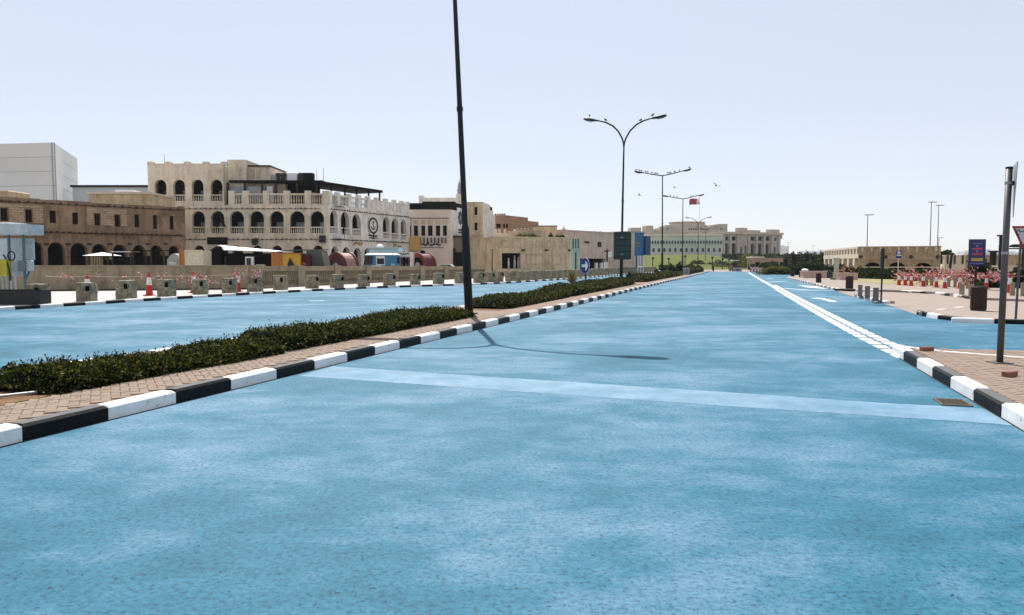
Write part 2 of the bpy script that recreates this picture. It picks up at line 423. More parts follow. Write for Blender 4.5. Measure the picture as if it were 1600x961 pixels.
# ---- the median
med = struct('median', MB().prism(offset(med_r_s, .10) + offset(med_l, -.10)[::-1], -.02, .135), M_pave)
kerb(med, med_r_s, .16, 1, .06, 0)
kerb(med, med_l, .155, -1, .5, 1)
M_strip = mat('dark_kerb_strip', (.02,.022,.024), .95, .4, 8, 0)  # dark colour of the thin strip laid along the kerb foot
struct('kerb_foot_strip', MB().sheet(offset(med_r_s, .02) + offset(med_r_s, -.035)[::-1], .002), M_strip, med)
# soil bed under the hedges
def strip(pts_c, o0, o1, z): return MB().sheet(offset(pts_c, o0) + offset(pts_c, o1)[::-1], z)
def part_of(pts, y0, y1, n=10):                            # the stretch of a polyline between two distances
    ys = [y0 + (y1-y0)*i/n for i in range(n+1)]; xs = np.interp(ys, [p[1] for p in pts], [p[0] for p in pts]); return list(zip(map(float,xs), ys))
struct('soil', MB().sheet(offset(part_of(med_r,2,21.0), 1.16) + offset(part_of(med_r,2,21.0), 2.5)[::-1], .142), M_soil, med)
struct('soil', MB().sheet(offset(part_of(med_r,23.8,50), 1.16) + offset(part_of(med_r,23.8,50), 2.5)[::-1], .142), M_soil, med)
# herringbone pavers of the near median, one by one
def pavers(parent, inside, cx, cy, ang, z, span, near, name='brick', keep=300):
    L, W, g = .2, .1, .0045
    bm = MB().bev(-L/2+g/2, L/2-g/2, -W/2+g/2, W/2-g/2, -.03, 0, .006).mesh(name, M_brick)
    ca, sa = math.cos(ang), math.sin(ang); spots = []
    n = int(span/.1)
    for i in range(-n, n):
        for j in range(-n, n):
            k = (i - j) % 4
            if k == 0: u, v, r = (i+1)*W, (j+.5)*W, 0      # a brick lying along u
            elif k == 2: u, v, r = (i+.5)*W, (j)*W, math.pi/2    # a brick standing along v
            else: continue
            x, y = cx + u*ca - v*sa, cy + u*sa + v*ca
            if inside(x, y): spots.append(((x-near[0])**2 + (y-near[1])**2, x, y, r))
    spots.sort(); rnd = random.Random(3); rest = MB()
    for i, (d, x, y, r) in enumerate(spots):
        zz = z + rnd.uniform(-.003,.003)
        if i < keep:
            o = obj(name, bm, parent, (x, y, zz), ang + r); o.rotation_euler.x = rnd.uniform(-.01,.01)
        else:
            rest.bev(-L/2+g/2, L/2-g/2, -W/2+g/2, W/2-g/2, -.03, 0, .006, Matrix.Translation((x,y,zz)) @ Matrix.Rotation(ang+r,4,'Z'))
    if rest.v:
        o = rest.build('brick_field', M_brick, parent); o['kind'] = 'stuff'
def between(pts, o0, o1, y0, y1):
    a = offset(part_of(pts, y0-3, y1+3, 40), o0); b = offset(part_of(pts, y0-3, y1+3, 40), o1)
    ax, ay = zip(*a); bx, by = zip(*b)
    return lambda x, y: y0 < y < y1 and np.interp(y, by, bx) < x < np.interp(y, ay, ax)
pavers(med, between(med_r, .25, 1.10, 5.2, 22.5), -2.9, 13.2, R(45+73), .148, 13, (0,0))

# ---- the right-hand island
isl_pts = [(2.0,-5.0),(3.9,3.6),(5.08,7.64),(6.77,13.45)]
isl = struct('traffic_island', MB().prism(offset(isl_pts,-.1) + [(6.98,13.7)] + slip_l[::-1][1:] + [(30,-5)], -.02, .135), M_pave)
kerb(isl, [(1.9,-4.0),(5.08,7.64),(6.77,13.42)], .16, -1, .07, 0)
struct('kerb_foot_strip', MB().sheet(offset(isl_pts, .025) + offset(isl_pts, -.03)[::-1], .002), M_strip, isl)
def in_isl(x, y):
    xl = np.interp(y, [3.6,7.64,13.45], [3.9,5.08,6.77]) + .24
    yt = np.interp(x, [6.9,7.6,9.0,10.5,30], [13.42,13.30,13.0,12.6,15.0])
    return x > xl and 6.2 < y < yt and x < y*.70 + .6
pavers(isl, in_isl, 7.5, 10.5, R(28), .148, 7, (6.6,10))
edge = MB(); 
for a, b in zip(slip_l[1:], slip_l[2:]):
    a, b = Vector(a), Vector(b); n_ = Vector((-(b-a).y, (b-a).x)).normalized()*.1
    edge.hexa([(a.x,a.y,-.02),(b.x,b.y,-.02),(b.x-n_.x,b.y-n_.y,-.02),(a.x-n_.x,a.y-n_.y,-.02),(a.x,a.y,.152),(b.x,b.y,.152),(b.x-n_.x,b.y-n_.y,.152),(a.x-n_.x,a.y-n_.y,.152)])
o = edge.build('flush_edging', M_white, isl)

# ---- left pavement with its kerb
wallA = [(-60,41.5),(-26.9,41.0),(-15.2,44.2)]
wallB = [(-15.2,44.2),(-12.9,51.0),(-9.3,61.5),(-5.3,70.8),(-1.6,79.0)]
lp = struct('pavement', MB().prism(offset(far_l_s, .10) + [(28,146),(8,104),(-1,82)] + [(p[0],p[1]+.6) for p in (wallA+wallB[1:])[::-1]] + [(-60,-4)], -.02, .11), M_walk)
kerb(lp, far_l_s, .13, 1, 17.45, 0)

# ---- right pavements
rp_far = [P(1230,434.6), P(1270,444.6), P(1308,454)]
rp_turn = [P(1308,454), P(1345,455.2), P(1386,456.3), P(1424,457.8), P(1457,459.6), P(1486,463), P(1522,468.5)]
rp = struct('pavement', MB().prism([(38.5,104),(36.9,98)] + rp_far[:] + rp_turn[1:] + [(21.5,32.0),(40,31),(75,40),(120,100),(95,150),(48,137.4),(45,121)], -.02, .105), M_pave_r)
kerb(rp, rp_far[::-1], .125, -1, .5, 0)
kerb(rp, rp_turn, .125, 1, .5, 1, 1.3)
kerb(rp, [(36.6,97.4),(38.5,104),(45,121)], .12, -1, .5, 1)
struct('side_lane', MB().sheet([P(1308,455.2), P(1335,464.2), P(1381,474.6), P(1432,492), P(1520,478), (40,30),(40,33),P(1522,468.5),P(1457,459.6),P(1386,456.3)], .006), M_pave_r)
bi = [P(1335,464.2), P(1381,474.4)]
d_ = (Vector(bi[1])-Vector(bi[0])).normalized(); nn_ = Vector((-d_.y, d_.x))
bisl = struct('bollard_island', MB().prism([bi[0], bi[1], tuple(Vector(bi[1])+nn_*.4), tuple(Vector(bi[0])+nn_*.55)], -.02, .10), M_pave_r)
kerb(bisl, bi, .12, 1, .3, 1, .62)
k3 = [P(1432,491.5), P(1464,498.5), P(1513,504.5), (13.9,20.2), (24,20.2)]
rp3 = struct('pavement', MB().prism([tuple(Vector(p)+Vector((.05,.1))) for p in k3] + [(34,20.3),(40,29.6),P(1540,476,.1),P(1440,488.5,.1)], -.02, .105), M_pave_r)
kerb(rp3, k3, .13, 1, .5, 1)
for x0, y0, x1, y1 in ((1437,487.6,1450,486.2),(1466,484,1479,482.6),(1494,480.6,1507,479.2)):
    a, b = Vector(P(x0,y0,.11)), Vector(P(x1,y1,.11)); n_ = Vector((-(b-a).y,(b-a).x)).normalized()*.09
    MB().sheet([tuple(a), tuple(b), tuple(b+n_), tuple(a+n_)], .114).build('lane_dash', M_line, rp3)

# ---- paint on the road
def painted(pts, name='painted_line', m=None, z=.003): return MB().sheet(pts, z).build(name, m or M_line, road)
a0, a1 = Vector(line_e[0]), Vector(line_e[1])
ln = resample(subdiv(line_e), .76, .05)
cell = MB().sheet([(-.28,-.115),(.28,-.115),(.28,.115),(-.28,.115)], 0).mesh('painted_cell', M_line)
for i, (p, a) in enumerate(ln):
    if p.y > 47: break
    for off in (.06, .36):
        n_ = Vector((math.sin(a), -math.cos(a)))
        q = p + n_*off
        o = obj('painted_cell', cell, road, (q.x, q.y, .004), a)
L2 = subdiv(line_e); far = [p for p in L2 if 46.2 < p[1] < 136]
painted(offset(far,-.02) + offset(far,-.26)[::-1])
far2 = [p for p in L2 if 46.2 < p[1] < 60]
painted(offset(far2,-.34) + offset(far2,-.52)[::-1])
# the pale band across the carriageway
bp_ = [G(*q).xy for q in ((520,572.5),(800,591),(1180,616),(1369,629),(1540,638.5),(1584,664.5),(1418,653),(1180,637.5),(800,611),(467,587.5))]; bq_ = []; rnd = random.Random(8)
for a, b in zip(bp_, bp_[1:] + bp_[:1]):                  # brushed-over edges are never quite straight
    n_ = max(2, int((b-a).length/.05))
    for k in range(n_): q = a.lerp(b, k/n_); bq_.append((q.x+rnd.uniform(-.012,.012), q.y+rnd.uniform(-.016,.016)))
painted(bq_, 'painted_band', M_band, .0015)
# white end line, turning arrow and thin lines on the slip road
painted([(35.4,136.1),(41.9,136.1),(42.0,136.9),(35.4,136.9)])
arrow = [(1264,465.9),(1276,465.5),(1287,466.2),(1294,468.0),(1309,471.2),(1298,471.7),(1290,469.4),(1284,467.3),(1275,466.5)]
painted([P(*q) for q in arrow], 'painted_arrow')
def thin(px0, px1, w):
    a, b = Vector(P(*px0)), Vector(P(*px1)); n_ = Vector((-(b-a).y,(b-a).x)).normalized()*w
    painted([tuple(a), tuple(b), tuple(b+n_), tuple(a+n_)])
thin((1222,450.4),(1262,453.6),.28); thin((1262,453.6),(1303,454.4),.2); thin((1193,441),(1230,439.6),.32); thin((1201,435),(1211,434.6),.4)
thin((485,470.5),(508,470),.22)
# hatching near the far slip kerb
for k in range(7):
    thin((1247+k*4.6,445.6+k*.35),(1262+k*4.6,449.2+k*.35),.10)
# drain grate by the right kerb
gc = G(1491,629.5)
gr = thing('drain_grate', 'rusty slotted drain grate in the blue road beside the right kerb', 'drain grate', (gc.x-.02, gc.y, 0), R(73))
fr = MB(); fr.box(-.30,.30,-.22,-.19,.001,.014).box(-.30,.30,.19,.22,.001,.014).box(-.30,-.27,-.19,.19,.001,.014).box(.27,.30,-.19,.19,.001,.014)
M_rust = mat('rusty_iron', (.11,.085,.06), .8, .4, 20, .4, 60, .004, .4)
fr.build('frame', M_rust, gr)
MB().box(-.27,.27,-.19,.19,.0005,.003).build('pit', M_dark, gr)
for k in range(7): MB().box(-.255+k*.08,-.255+k*.08+.026,-.19,.19,.003,.012).build('slat', M_rust, gr)
gr.scale = (.74,.74,1)

# ================================================================== HEDGES AND PLANTS
def leaf_cloud(mb_pts, normals, size, seed, aspect=.5, lift=.0):
    rng = np.random.default_rng(seed); n = len(mb_pts); P0 = np.asarray(mb_pts, float); N = np.asarray(normals, float)
    d = N + rng.normal(0,.75,(n,3)); d /= np.linalg.norm(d,axis=1)[:,None]
    t = rng.normal(0,1,(n,3)); t -= (t*d).sum(1)[:,None]*d; t /= np.linalg.norm(t,axis=1)[:,None]
    s = size*rng.uniform(.6,1.35,(n,1)); c = np.cross(d,t)
    tip = P0 + d*s*1.0; mid = P0 + d*s*.5
    V = np.stack([P0, mid + t*s*aspect*.5, tip, mid - t*s*aspect*.5],1).reshape(-1,3)
    return V
def leaf_object(name, V, m, parent):
    n = len(V)//4; me = bpy.data.meshes.new(name); me.vertices.add(n*4); me.vertices.foreach_set('co', V.astype(np.float32).ravel())
    me.loops.add(n*4); me.polygons.add(n); me.loops.foreach_set('vertex_index', np.arange(n*4,dtype=np.int32)); me.polygons.foreach_set('loop_start', np.arange(0,n*4,4,dtype=np.int32))
    me.materials.append(m); me.update(calc_edges=True); me.validate(); return obj(name, me, parent)
def hedge(label, y0, y1, o0, o1, hfun, n, size, seed, base=.14, line=None):
    line = line or med_r
    c = part_of(line, y0, y1, 60)
    if not isinstance(o0, tuple): o0 = (o0, o0)
    if not isinstance(o1, tuple): o1 = (o1, o1)
    lo_a, lo_b, hi_a, hi_b = offset(c,o0[0]), offset(c,o0[1]), offset(c,o1[0]), offset(c,o1[1]); mx = lambda a, b: [(p[0]+(q[0]-p[0])*i/60, p[1]+(q[1]-p[1])*i/60) for i, (p, q) in enumerate(zip(a, b))]
    lo, hi = mx(lo_a, lo_b), mx(hi_a, hi_b); o0, o1 = o0[0], o1[0]
    root = thing('hedge', label, 'hedge', (c[0][0]-(o0+o1)/2, c[0][1], base)); ox, oy = root.location.x, root.location.y
    rng = np.random.default_rng(seed); K = 14; core = MB(); rows = []
    for i in range(61):
        t = i/60; end = min(1, min(t, 1-t)/.05 + .25); h = hfun(t)*end; ring = []
        for k in range(K):
            a = math.pi*k/(K-1); w = abs(math.cos(a))**.6*math.copysign(1,math.cos(a)); zz = max(0,math.sin(a))**.5*h*(.74+.24*rng.random())
            m = .5 + .5*w*(.86+.08*rng.random())*(.6+.4*end)
            ring.append((lo[i][0]*m+hi[i][0]*(1-m)-ox, lo[i][1]*m+hi[i][1]*(1-m)-oy, zz))
        rows.append(ring)
    for r in rows: core.v += [tuple(map(float,q)) for q in r]
    for i in range(60):
        for k in range(K-1): core.f.append((i*K+k, i*K+k+1, (i+1)*K+k+1, (i+1)*K+k)); core.m.append(0)
    core.build('twig_core', M_core, root)
    A = np.array(rows); I = rng.uniform(0,59.99,n); J = rng.beta(1.0,1.0,n)*(K-1.01); i0, j0 = I.astype(int), J.astype(int); fi, fj = (I-i0)[:,None], (J-j0)[:,None]
    pts = A[i0,j0]*(1-fi)*(1-fj)+A[i0+1,j0]*fi*(1-fj)+A[i0,j0+1]*(1-fi)*fj+A[i0+1,j0+1]*fi*fj
    cen = A.mean(1)[i0]; cen[:,2] *= .2; nm = pts-cen; nm /= np.linalg.norm(nm,axis=1)[:,None]+1e-9
    clump = np.sin(pts[:,0]*9+pts[:,1]*5)*np.sin(pts[:,1]*7-pts[:,0]*3)
    pts = pts + nm*(rng.normal(.0,.035,n)+.02*clump)[:,None]; nm[:,2] += .5
    V = leaf_cloud(pts, nm, size, seed+1, .62)
    up = rng.random(n) < .05
    leaf_object('foliage', V, M_leaf, root)
    # upright shoots that break the outline
    m = n//22; S = []; 
    for q in rng.integers(0, n, m):
        p = pts[q]
        if p[2] < .16: continue
        L = rng.uniform(.04,.13); d = np.array([rng.normal(0,.22), rng.normal(0,.22), 1.0]); 
        for k in range(6): S.append((p + d*L*k/6, d+rng.normal(0,.5,3)))
    if S: leaf_object('shoots', leaf_cloud([s[0] for s in S],[s[1] for s in S], size*.85, seed+2,.5), M_leaf, root)
    return root
hedge('low dark green hedge at the left edge on the near median', 8.3, 12.5, (1.12,.90), (2.25,2.15), lambda t: .205+.03*math.sin(t*7+1)+.03*math.sin(t*19)+.02*math.sin(t*41), 30000, .046, 11)
hedge('taller clipped hedge on the median ending at the nearest lamp post', 12.45, 21.2, (1.0,.82), (2.2,2.3), lambda t: .29+.04*math.sin(t*11+1)+.03*math.sin(t*37)-.1*max(0,t-.8), 30000, .048, 12)
hedge('olive hedge on the median just behind the nearest lamp post', 24.4, 33.5, 1.05, 2.6, lambda t: .33+.06*math.sin(t*8), 13000, .065, 13)
hedge('hedge on the median running up to the lamp post with the green sign', 33.2, 53.5, 1.05, 2.7, lambda t: .46+.06*math.sin(t*17), 14000, .085, 14)
hedge('long low hedge on the median beyond the second lamp post', 58, 92, 1.0, 2.8, lambda t: .5+.1*math.sin(t*13), 12000, .11, 15)
hedge('farthest hedge of the median near the end of the blue road', 93, 131, .8, 1.5, lambda t: .8+.25*math.sin(t*19), 9000, .15, 16)
lit = MB(); rnd = random.Random(2)
for k in range(420):                                        # dry leaves blown along the foot of the hedges
    y = rnd.uniform(7.2,21); x = float(np.interp(y,[p[1] for p in med_r],[p[0] for p in med_r])) - rnd.choice([rnd.gauss(.98,.10), rnd.uniform(.3,2.6)]); a = rnd.uniform(0,6.28); s = rnd.uniform(.012,.026); z = .156+rnd.uniform(0,.006)
    lit.quad((x+s*math.cos(a),y+s*math.sin(a),z),(x-s*.5*math.sin(a),y+s*.5*math.cos(a),z+.004),(x-s*math.cos(a),y-s*math.sin(a),z),(x+s*.5*math.sin(a),y-s*.5*math.cos(a),z+.004))
o = lit.build('leaf_litter', leaf_material('dry_leaf_litter', [(.10,.06,.02),(.20,.13,.05),(.06,.05,.02)]), med); o['kind'] = 'stuff'
# a length of irrigation pipe lying on the bare soil at the left edge
pp = MB(); pp.tube([(-6.9,7.55,.165),(-6.0,8.1,.165),(-5.4,8.75,.17)], .016, 8)
tag(pp.build('irrigation_pipe', M_grey), 'pale irrigation pipe lying on the soil by the near hedge', 'pipe')

def bush(name, label, loc, rx, ry, h, n, size, m, seed, group=None, cat='bush', parent=None):
    root = thing(name, label, cat, loc, 0, group); rng = np.random.default_rng(seed)
    d = rng.normal(0,1,(n,3)); d /= np.linalg.norm(d,axis=1)[:,None]; d[:,2] = np.abs(d[:,2])*1.0
    lump = 1+.25*np.sin(d[:,0]*5+seed)*np.sin(d[:,1]*6+seed*2)+.12*np.sin(d[:,2]*9+d[:,0]*7)
    rad = lump*rng.uniform(.55,1.0,n)**.5
    pts = d*rad[:,None]*np.array([rx,ry,h]); leaf_object('foliage', leaf_cloud(pts, d, size, seed+1,.6), m, root)
    mb = MB(); mb.lathe([(.02+.6*rx,0),(rx*.72,h*.25),(rx*.7,h*.5),(rx*.45,h*.75),(.02,h*.82)], 9); mb.build('twig_core', M_core, root)
    return root
M_leaf_y = leaf_material('yellow_green_leaves', [(.03,.05,.01),(.07,.10,.015),(.13,.15,.03),(.2,.2,.06)])
M_leaf_d = leaf_material('dark_leaves', [(.006,.012,.005),(.015,.03,.008),(.03,.05,.012),(.05,.07,.02)])
M_yucca = leaf_material('dry_yucca_blades', [(.05,.06,.015),(.10,.10,.03),(.20,.14,.06),(.30,.20,.09)])
def yucca(label, loc, h, n, seed):
    root = thing('yucca_plant', label, 'plant', loc); rnd = random.Random(seed); mb = MB()
    for k in range(n):
        a = rnd.uniform(0,6.283); e = rnd.uniform(.15,1.45); L = h*rnd.uniform(.75,1.1); w = .035*h
        z0 = rnd.uniform(.05,.25)*h; d = Vector((math.cos(a)*math.cos(e), math.sin(a)*math.cos(e), math.sin(e))); s = Vector((-math.sin(a), math.cos(a), 0))*w
        b = Vector((0,0,z0)); m_ = b + d*L*.5; t = b + d*L + Vector((0,0,-.12*L*math.cos(e)))
        mb.poly([b-s*.6, m_-s, t, m_+s, b+s*.6])
    mb.build('blades', M_yucca, root)
    MB().lathe([(.09*h,0),(.11*h,.15*h),(.06*h,.35*h)], 9).build('trunk', M_wood, root); return root
yp = G(905,447,.14)
yucca('spiky yucca plant with dry tips behind the blue arrow sign', (yp.x-.3, yp.y+1.6, .14), .95, 130, 5)
for i, (px, py, hh, w, lab) in enumerate(((1026,430,.55,.5,'small round dark bush beside the third lamp post'),(1049,428,1.15,1.2,'dark shrub between the third and fourth lamp posts'),(1062,426,1.5,1.3,'taller dark shrub at the foot of the fourth lamp post'),(983,440,.55,.4,'tuft of leaves at the foot of the lamp post with the green sign'))):
    g = G(px, py, .14); bush('bush', lab, (g.x, g.y, .13), w*.5, w*.5, hh, 1400, .16, M_leaf_d, 30+i, 'shrubs on the median')

# ================================================================== STREET LAMPS
def lum(root, sx, tip, ang):
    M = Matrix.Translation(tip) @ Matrix.Rotation(-ang*sx if sx > 0 else ang, 4, 'Y') @ Matrix.Scale(sx, 4, (1,0,0))
    mb = MB(); secs = [(0,.06,.045,.0),(.25,.13,.075,0),(.55,.21,.12,-.01),(.95,.23,.13,-.015),(1.15,.16,.09,0),(1.22,.04,.03,.01)]; k = 0; n = 10
    for x, w, h, dz in secs:
        for j in range(n):
            a = 2*math.pi*j/n; mb.v.append(tuple(M @ Vector((x, math.cos(a)*w, math.sin(a)*h*(1 if math.sin(a) > 0 else .8)+dz))))
    for i in range(len(secs)-1):
        for j in range(n): mb.f.append((i*n+j, i*n+(j+1)%n, (i+1)*n+(j+1)%n, (i+1)*n+j)); mb.m.append(0)
    mb.f.append(tuple(range((len(secs)-1)*n, len(secs)*n))); mb.m.append(0)
    hd = mb.build('luminaire', M_lamp, root, smooth=True)
    g = MB(); g.lathe([(.12,0),(.10,-.05),(.03,-.07)], 10, M @ Matrix.Translation((.72,0,-.085)) @ Matrix.Diagonal((1.8,1,1,1))); g.build('lens', M_lens, hd)
def lamp_post(kind, H=12.0):
    root = thing('street_lamp', 'x', 'street lamp'); jz = 9.95 if kind == 'Y' else 11.4
    MB().box(-.2,.2,-.2,.2,.0,.03).build('base_plate', M_pole, root)
    MB().lathe([(.125,.03),(.118,2.5),(.085,2.62),(.078,5.0),(.066,8.0),(.058,jz)], 14).build('pole', M_pole, root, smooth=True)
    MB().lathe([(.095,5.9),(.095,6.02)], 12).build('collar', M_pole, root)
    MB().box(-.05,.05,-.128,-.110,.55,.95).build('access_door', M_pole, root)
    for sx in (-1, 1):
        if kind == 'Y': pts = [(0,0,jz-.1),(.03*sx,0,jz+.15),(.14*sx,0,jz+.5),(.42*sx,0,jz+1.0),(.85*sx,0,jz+1.42),(1.35*sx,0,jz+1.68),(1.80*sx,0,jz+1.80)]; ang = R(9)
        else: pts = [(0,0,jz-.05),(.4*sx,0,jz+.02),(1.2*sx,0,jz+.16),(2.0*sx,0,jz+.34)]; ang = R(10)
        MB().tube(pts, [.06]*(len(pts)-1)+[.05], 9).build('arm', M_pole, root, smooth=True)
        lum(root, sx, pts[-1], ang)
    return root
ly, lt = lamp_post('Y'), lamp_post('T')
LAMPS = [(22.5,'Y','nearest street lamp post, leaning left, its top out of the picture'),(56,'Y','tall street lamp with two curved arms carrying the green sign board'),
 (88,'T','street lamp with straight arms and many birds, third along the median'),(120,'T','fourth street lamp along the median, straight arms, left of the flag'),
 (178,'Y','fifth street lamp, in front of the palace roof and the flagpole'),(222,'Y','sixth street lamp, small, in front of the pale palace wall'),(300,'Y','farthest tiny street lamp in front of the pale wall')]
LAMP_O = []; used = {}
for i, (y, k, lab) in enumerate(LAMPS):
    x = [-1.26, 7.95, 17.2, 26.6, 43.0, 55.8, 77.5][i]
    o = {'Y':ly,'T':lt}[k]
    if k in used: o = copy_tree(o)
    used[k] = 1; o['label'] = lab; o['group'] = 'street lamps along the median'; o.location = (x, y, .135 if i < 5 else 0); o.rotation_euler = (0,0,R(-17))
    LAMP_O.append(o)
LAMP_O[0].rotation_euler = (R(0), R(-2.55), R(-17)); LAMP_O[1].rotation_euler = (0, R(.7), R(-17)); LAMP_O[2].rotation_euler = (0, R(-.5), R(-17)); LAMP_O[3].rotation_euler=(0,R(-.3),R(-13))
# birds
M_bird = plain('pigeon_grey', (.055,.055,.06), .7)
def bird_mesh():
    mb = MB()
    mb.lathe([(.005,-.16),(.045,-.10),(.07,-.02),(.075,.05),(.055,.11),(.03,.135)], 8, Matrix.Translation((0,0,.13)) @ Matrix.Rotation(R(62),4,'Y'))
    mb.lathe([(.01,-.045),(.035,-.02),(.038,.01),(.01,.045)], 7, Matrix.Translation((.115,0,.225)))
    mb.poly([(.15,.01,.225),(.15,-.01,.225),(.185,0,.215)])
    mb.hexa([(-.12,-.03,.06),(-.12,.03,.06),(-.24,.035,.01),(-.24,-.035,.01),(-.12,-.03,.075),(-.12,.03,.075),(-.24,.035,.02),(-.24,-.035,.02)])
    mb.tube([(.01,.02,.07),(.015,.02,0)], .007, 4); mb.tube([(.01,-.02,.07),(.015,-.02,0)], .007, 4)
    return mb.mesh('perched_bird', M_bird)
BM_ = bird_mesh()
perch = {1: [-2.55,-1.35,1.15,2.0], 2: [-3.0,-2.6,-2.35,-1.9,-1.65,-1.2,-.85,-.6,.65,.9,1.35,1.9,3.0], 3: [-1.9,-1.4,-.9,1.2,1.5,2.0]}
side_w = lambda i, n: 'leftmost' if i == 0 else 'rightmost' if i == n-1 else ORD[i] + ' from left'
which = {1:'the curved lamp with the green sign', 2:'the third lamp post', 3:'the fourth lamp post'}
for li, xs in perch.items():
    lo = LAMP_O[li]; bpy.context.view_layer.update(); W = lo.matrix_world; Y = LAMPS[li][1] == 'Y'
    for i, x in enumerate(xs):
        ax = abs(x)
        if Y: z = np.interp(ax, [0,.14,.42,.85,1.35,1.8,2.4,2.9], [9.95,10.45,10.95,11.37,11.66,11.80,11.99,12.08])
        else: z = np.interp(ax, [0,.4,1.2,2.0,2.6,3.1], [11.4,11.44,11.58,11.76,11.93,12.0])
        p = W @ Vector((x, 0, float(z)+.04)); o = obj('bird', BM_, None, p, random.choice([0,math.pi,1.2,2.4]) + random.uniform(-.4,.4)); o.scale = (.9,)*3
        tag(o, f'small dark bird perched on {which[li]}, {side_w(i,len(xs))}', 'bird', 'birds perched on the lamp arms')
fl = MB(); fl.lathe([(.01,-.2),(.05,-.1),(.06,.02),(.03,.14),(.005,.17)], 7, Matrix.Rotation(R(90),4,'Y'))
for s in (-1,1): fl.poly([(.07,0,.02),(.1,.22*s,.12),(.0,.45*s,.10),(-.07,.2*s,.08),(-.08,0,.02)])
FM_ = fl.mesh('flying_bird', M_bird)
for (px,py,Y,rz,lab) in ((999,305,60,.4,'flying bird between the curved lamp and the third lamp'),(1054,293,60,1.9,'flying bird above the fourth lamp post'),(1119,290,46,.9,'dark flying bird alone in the sky right of the flag'),(1092,318,75,2.6,'tiny bird flying beside the flag')):
    o = obj('bird', FM_, None, D(px,py,Y), rz); o.rotation_euler.x = .5; o.scale = (.62,)*3 if px < 1100 else (.7,)*3; tag(o, lab, 'bird', 'birds in flight')
# green sign board seen from behind on the second lamp post
M_greenb = plain('dark_green_board', (.014,.040,.036), .5)
sg = thing('direction_sign', 'dark green back of a road sign board on the second lamp post', 'road sign', (8.0,55.7,0), R(-6))
def rrect(w, h, r, n=4):
    pts = []
    for cx, cz, a0 in ((w-r,h-r,0),(-w+r,h-r,90),(-w+r,-h+r,180),(w-r,-h+r,270)):
        for k in range(n+1): a = R(a0+90*k/n); pts.append((cx+r*math.cos(a), cz+r*math.sin(a)))
    return pts
UPR = Matrix.Rotation(R(90),4,'X')
MB().prism(rrect(.63,1.0,.09), -.01, .01, Matrix.Translation((-.02,-.16,2.85)) @ UPR).build('board', M_greenb, sg)
for k in range(5): MB().box(-.60,.56,-.20,-.171,2.02+k*.41,2.07+k*.41).build('rail', M_pole, sg)
for zz in (2.2, 3.4): MB().box(-.14,.04,-.24,.0,zz,zz+.06).build('clamp', M_grey, sg)
# blue arrow sign
M_signblue = plain('sign_blue', (.012,.022,.16), .45)
bs_ = G(914,447,.14)
bs = thing('keep_right_sign', 'round blue sign with a white arrow on the median', 'road sign', (bs_.x, bs_.y, .135), R(-63))
MB().tube([(0,.04,0),(0,.04,1.75)], .04, 9).build('post', M_pole, bs)
MB().lathe([(.50,-.012),(.50,.012)], 28, Matrix.Translation((0,0,1.30)) @ UPR).build('disc', M_signblue, bs)
MB().lathe([(.515,-.010),(.515,.010)], 28, Matrix.Translation((0,.004,1.30)) @ UPR).build('rim', M_whitep, bs)
MB().prism([(-.36,-.09),(.05,-.09),(.05,-.30),(.14,-.30),(.40,0),(.14,.30),(.05,.30),(.05,.09),(-.36,.09)], 0, .004, Matrix.Translation((0,-.0125,1.30)) @ UPR).build('arrow', M_whitep, bs)

# ================================================================== BUILDING KIT
def arch_wall(mb, u0, u1, z0, z1, ops, t=.4, y=0.0, n=10):
    """front wall between u0..u1, z0..z1 with openings (ua, ub, za, zb, arched); reveals t deep"""
    cur = u0
    q = lambda a, b, c, d: mb.quad((a[0],y,a[1]),(b[0],y,b[1]),(c[0],y,c[1]),(d[0],y,d[1]))
    for (ua, ub, za, zb, ar) in sorted(ops):
        if ua > cur: q((cur,z0),(ua,z0),(ua,z1),(cur,z1))
        if za > z0: q((ua,z0),(ub,z0),(ub,za),(ua,za))
        if ar:
            r = (ub-ua)/2; rise = min(r*ar, (zb-za)*.8); zs = zb-rise; c = (ua+ub)/2
            pts = [(c-r*math.cos(math.pi*k/n), zs+rise*math.sin(math.pi*k/n)) for k in range(n+1)]
        else: zs = zb; pts = [(ua,zb),(ub,zb)]
        for a, b in zip(pts, pts[1:]):
            q(a, b, (b[0],z1), (a[0],z1))
            mb.quad((a[0],y,a[1]),(a[0],y+t,a[1]),(b[0],y+t,b[1]),(b[0],y,b[1]))
        mb.quad((ua,y,za),(ua,y+t,za),(ua,y+t,zs),(ua,y,zs)); mb.quad((ub,y,za),(ub,y,zs),(ub,y+t,zs),(ub,y+t,za))
        mb.quad((ua,y,za),(ub,y,za),(ub,y+t,za),(ua,y+t,za))
        cur = ub
    if cur < u1: q((cur,z0),(u1,z0),(u1,z1),(cur,z1))
def shell(mb, L, dep, z0, z1, roof=True, left=True, right=True):
    if left: mb.quad((0,dep,z0),(0,0,z0),(0,0,z1),(0,dep,z1))
    if right: mb.quad((L,0,z0),(L,dep,z0),(L,dep,z1),(L,0,z1))
    mb.quad((L,dep,z0),(0,dep,z0),(0,dep,z1),(L,dep,z1))
    if roof: mb.quad((0,0,z1),(L,0,z1),(L,dep,z1),(0,dep,z1))
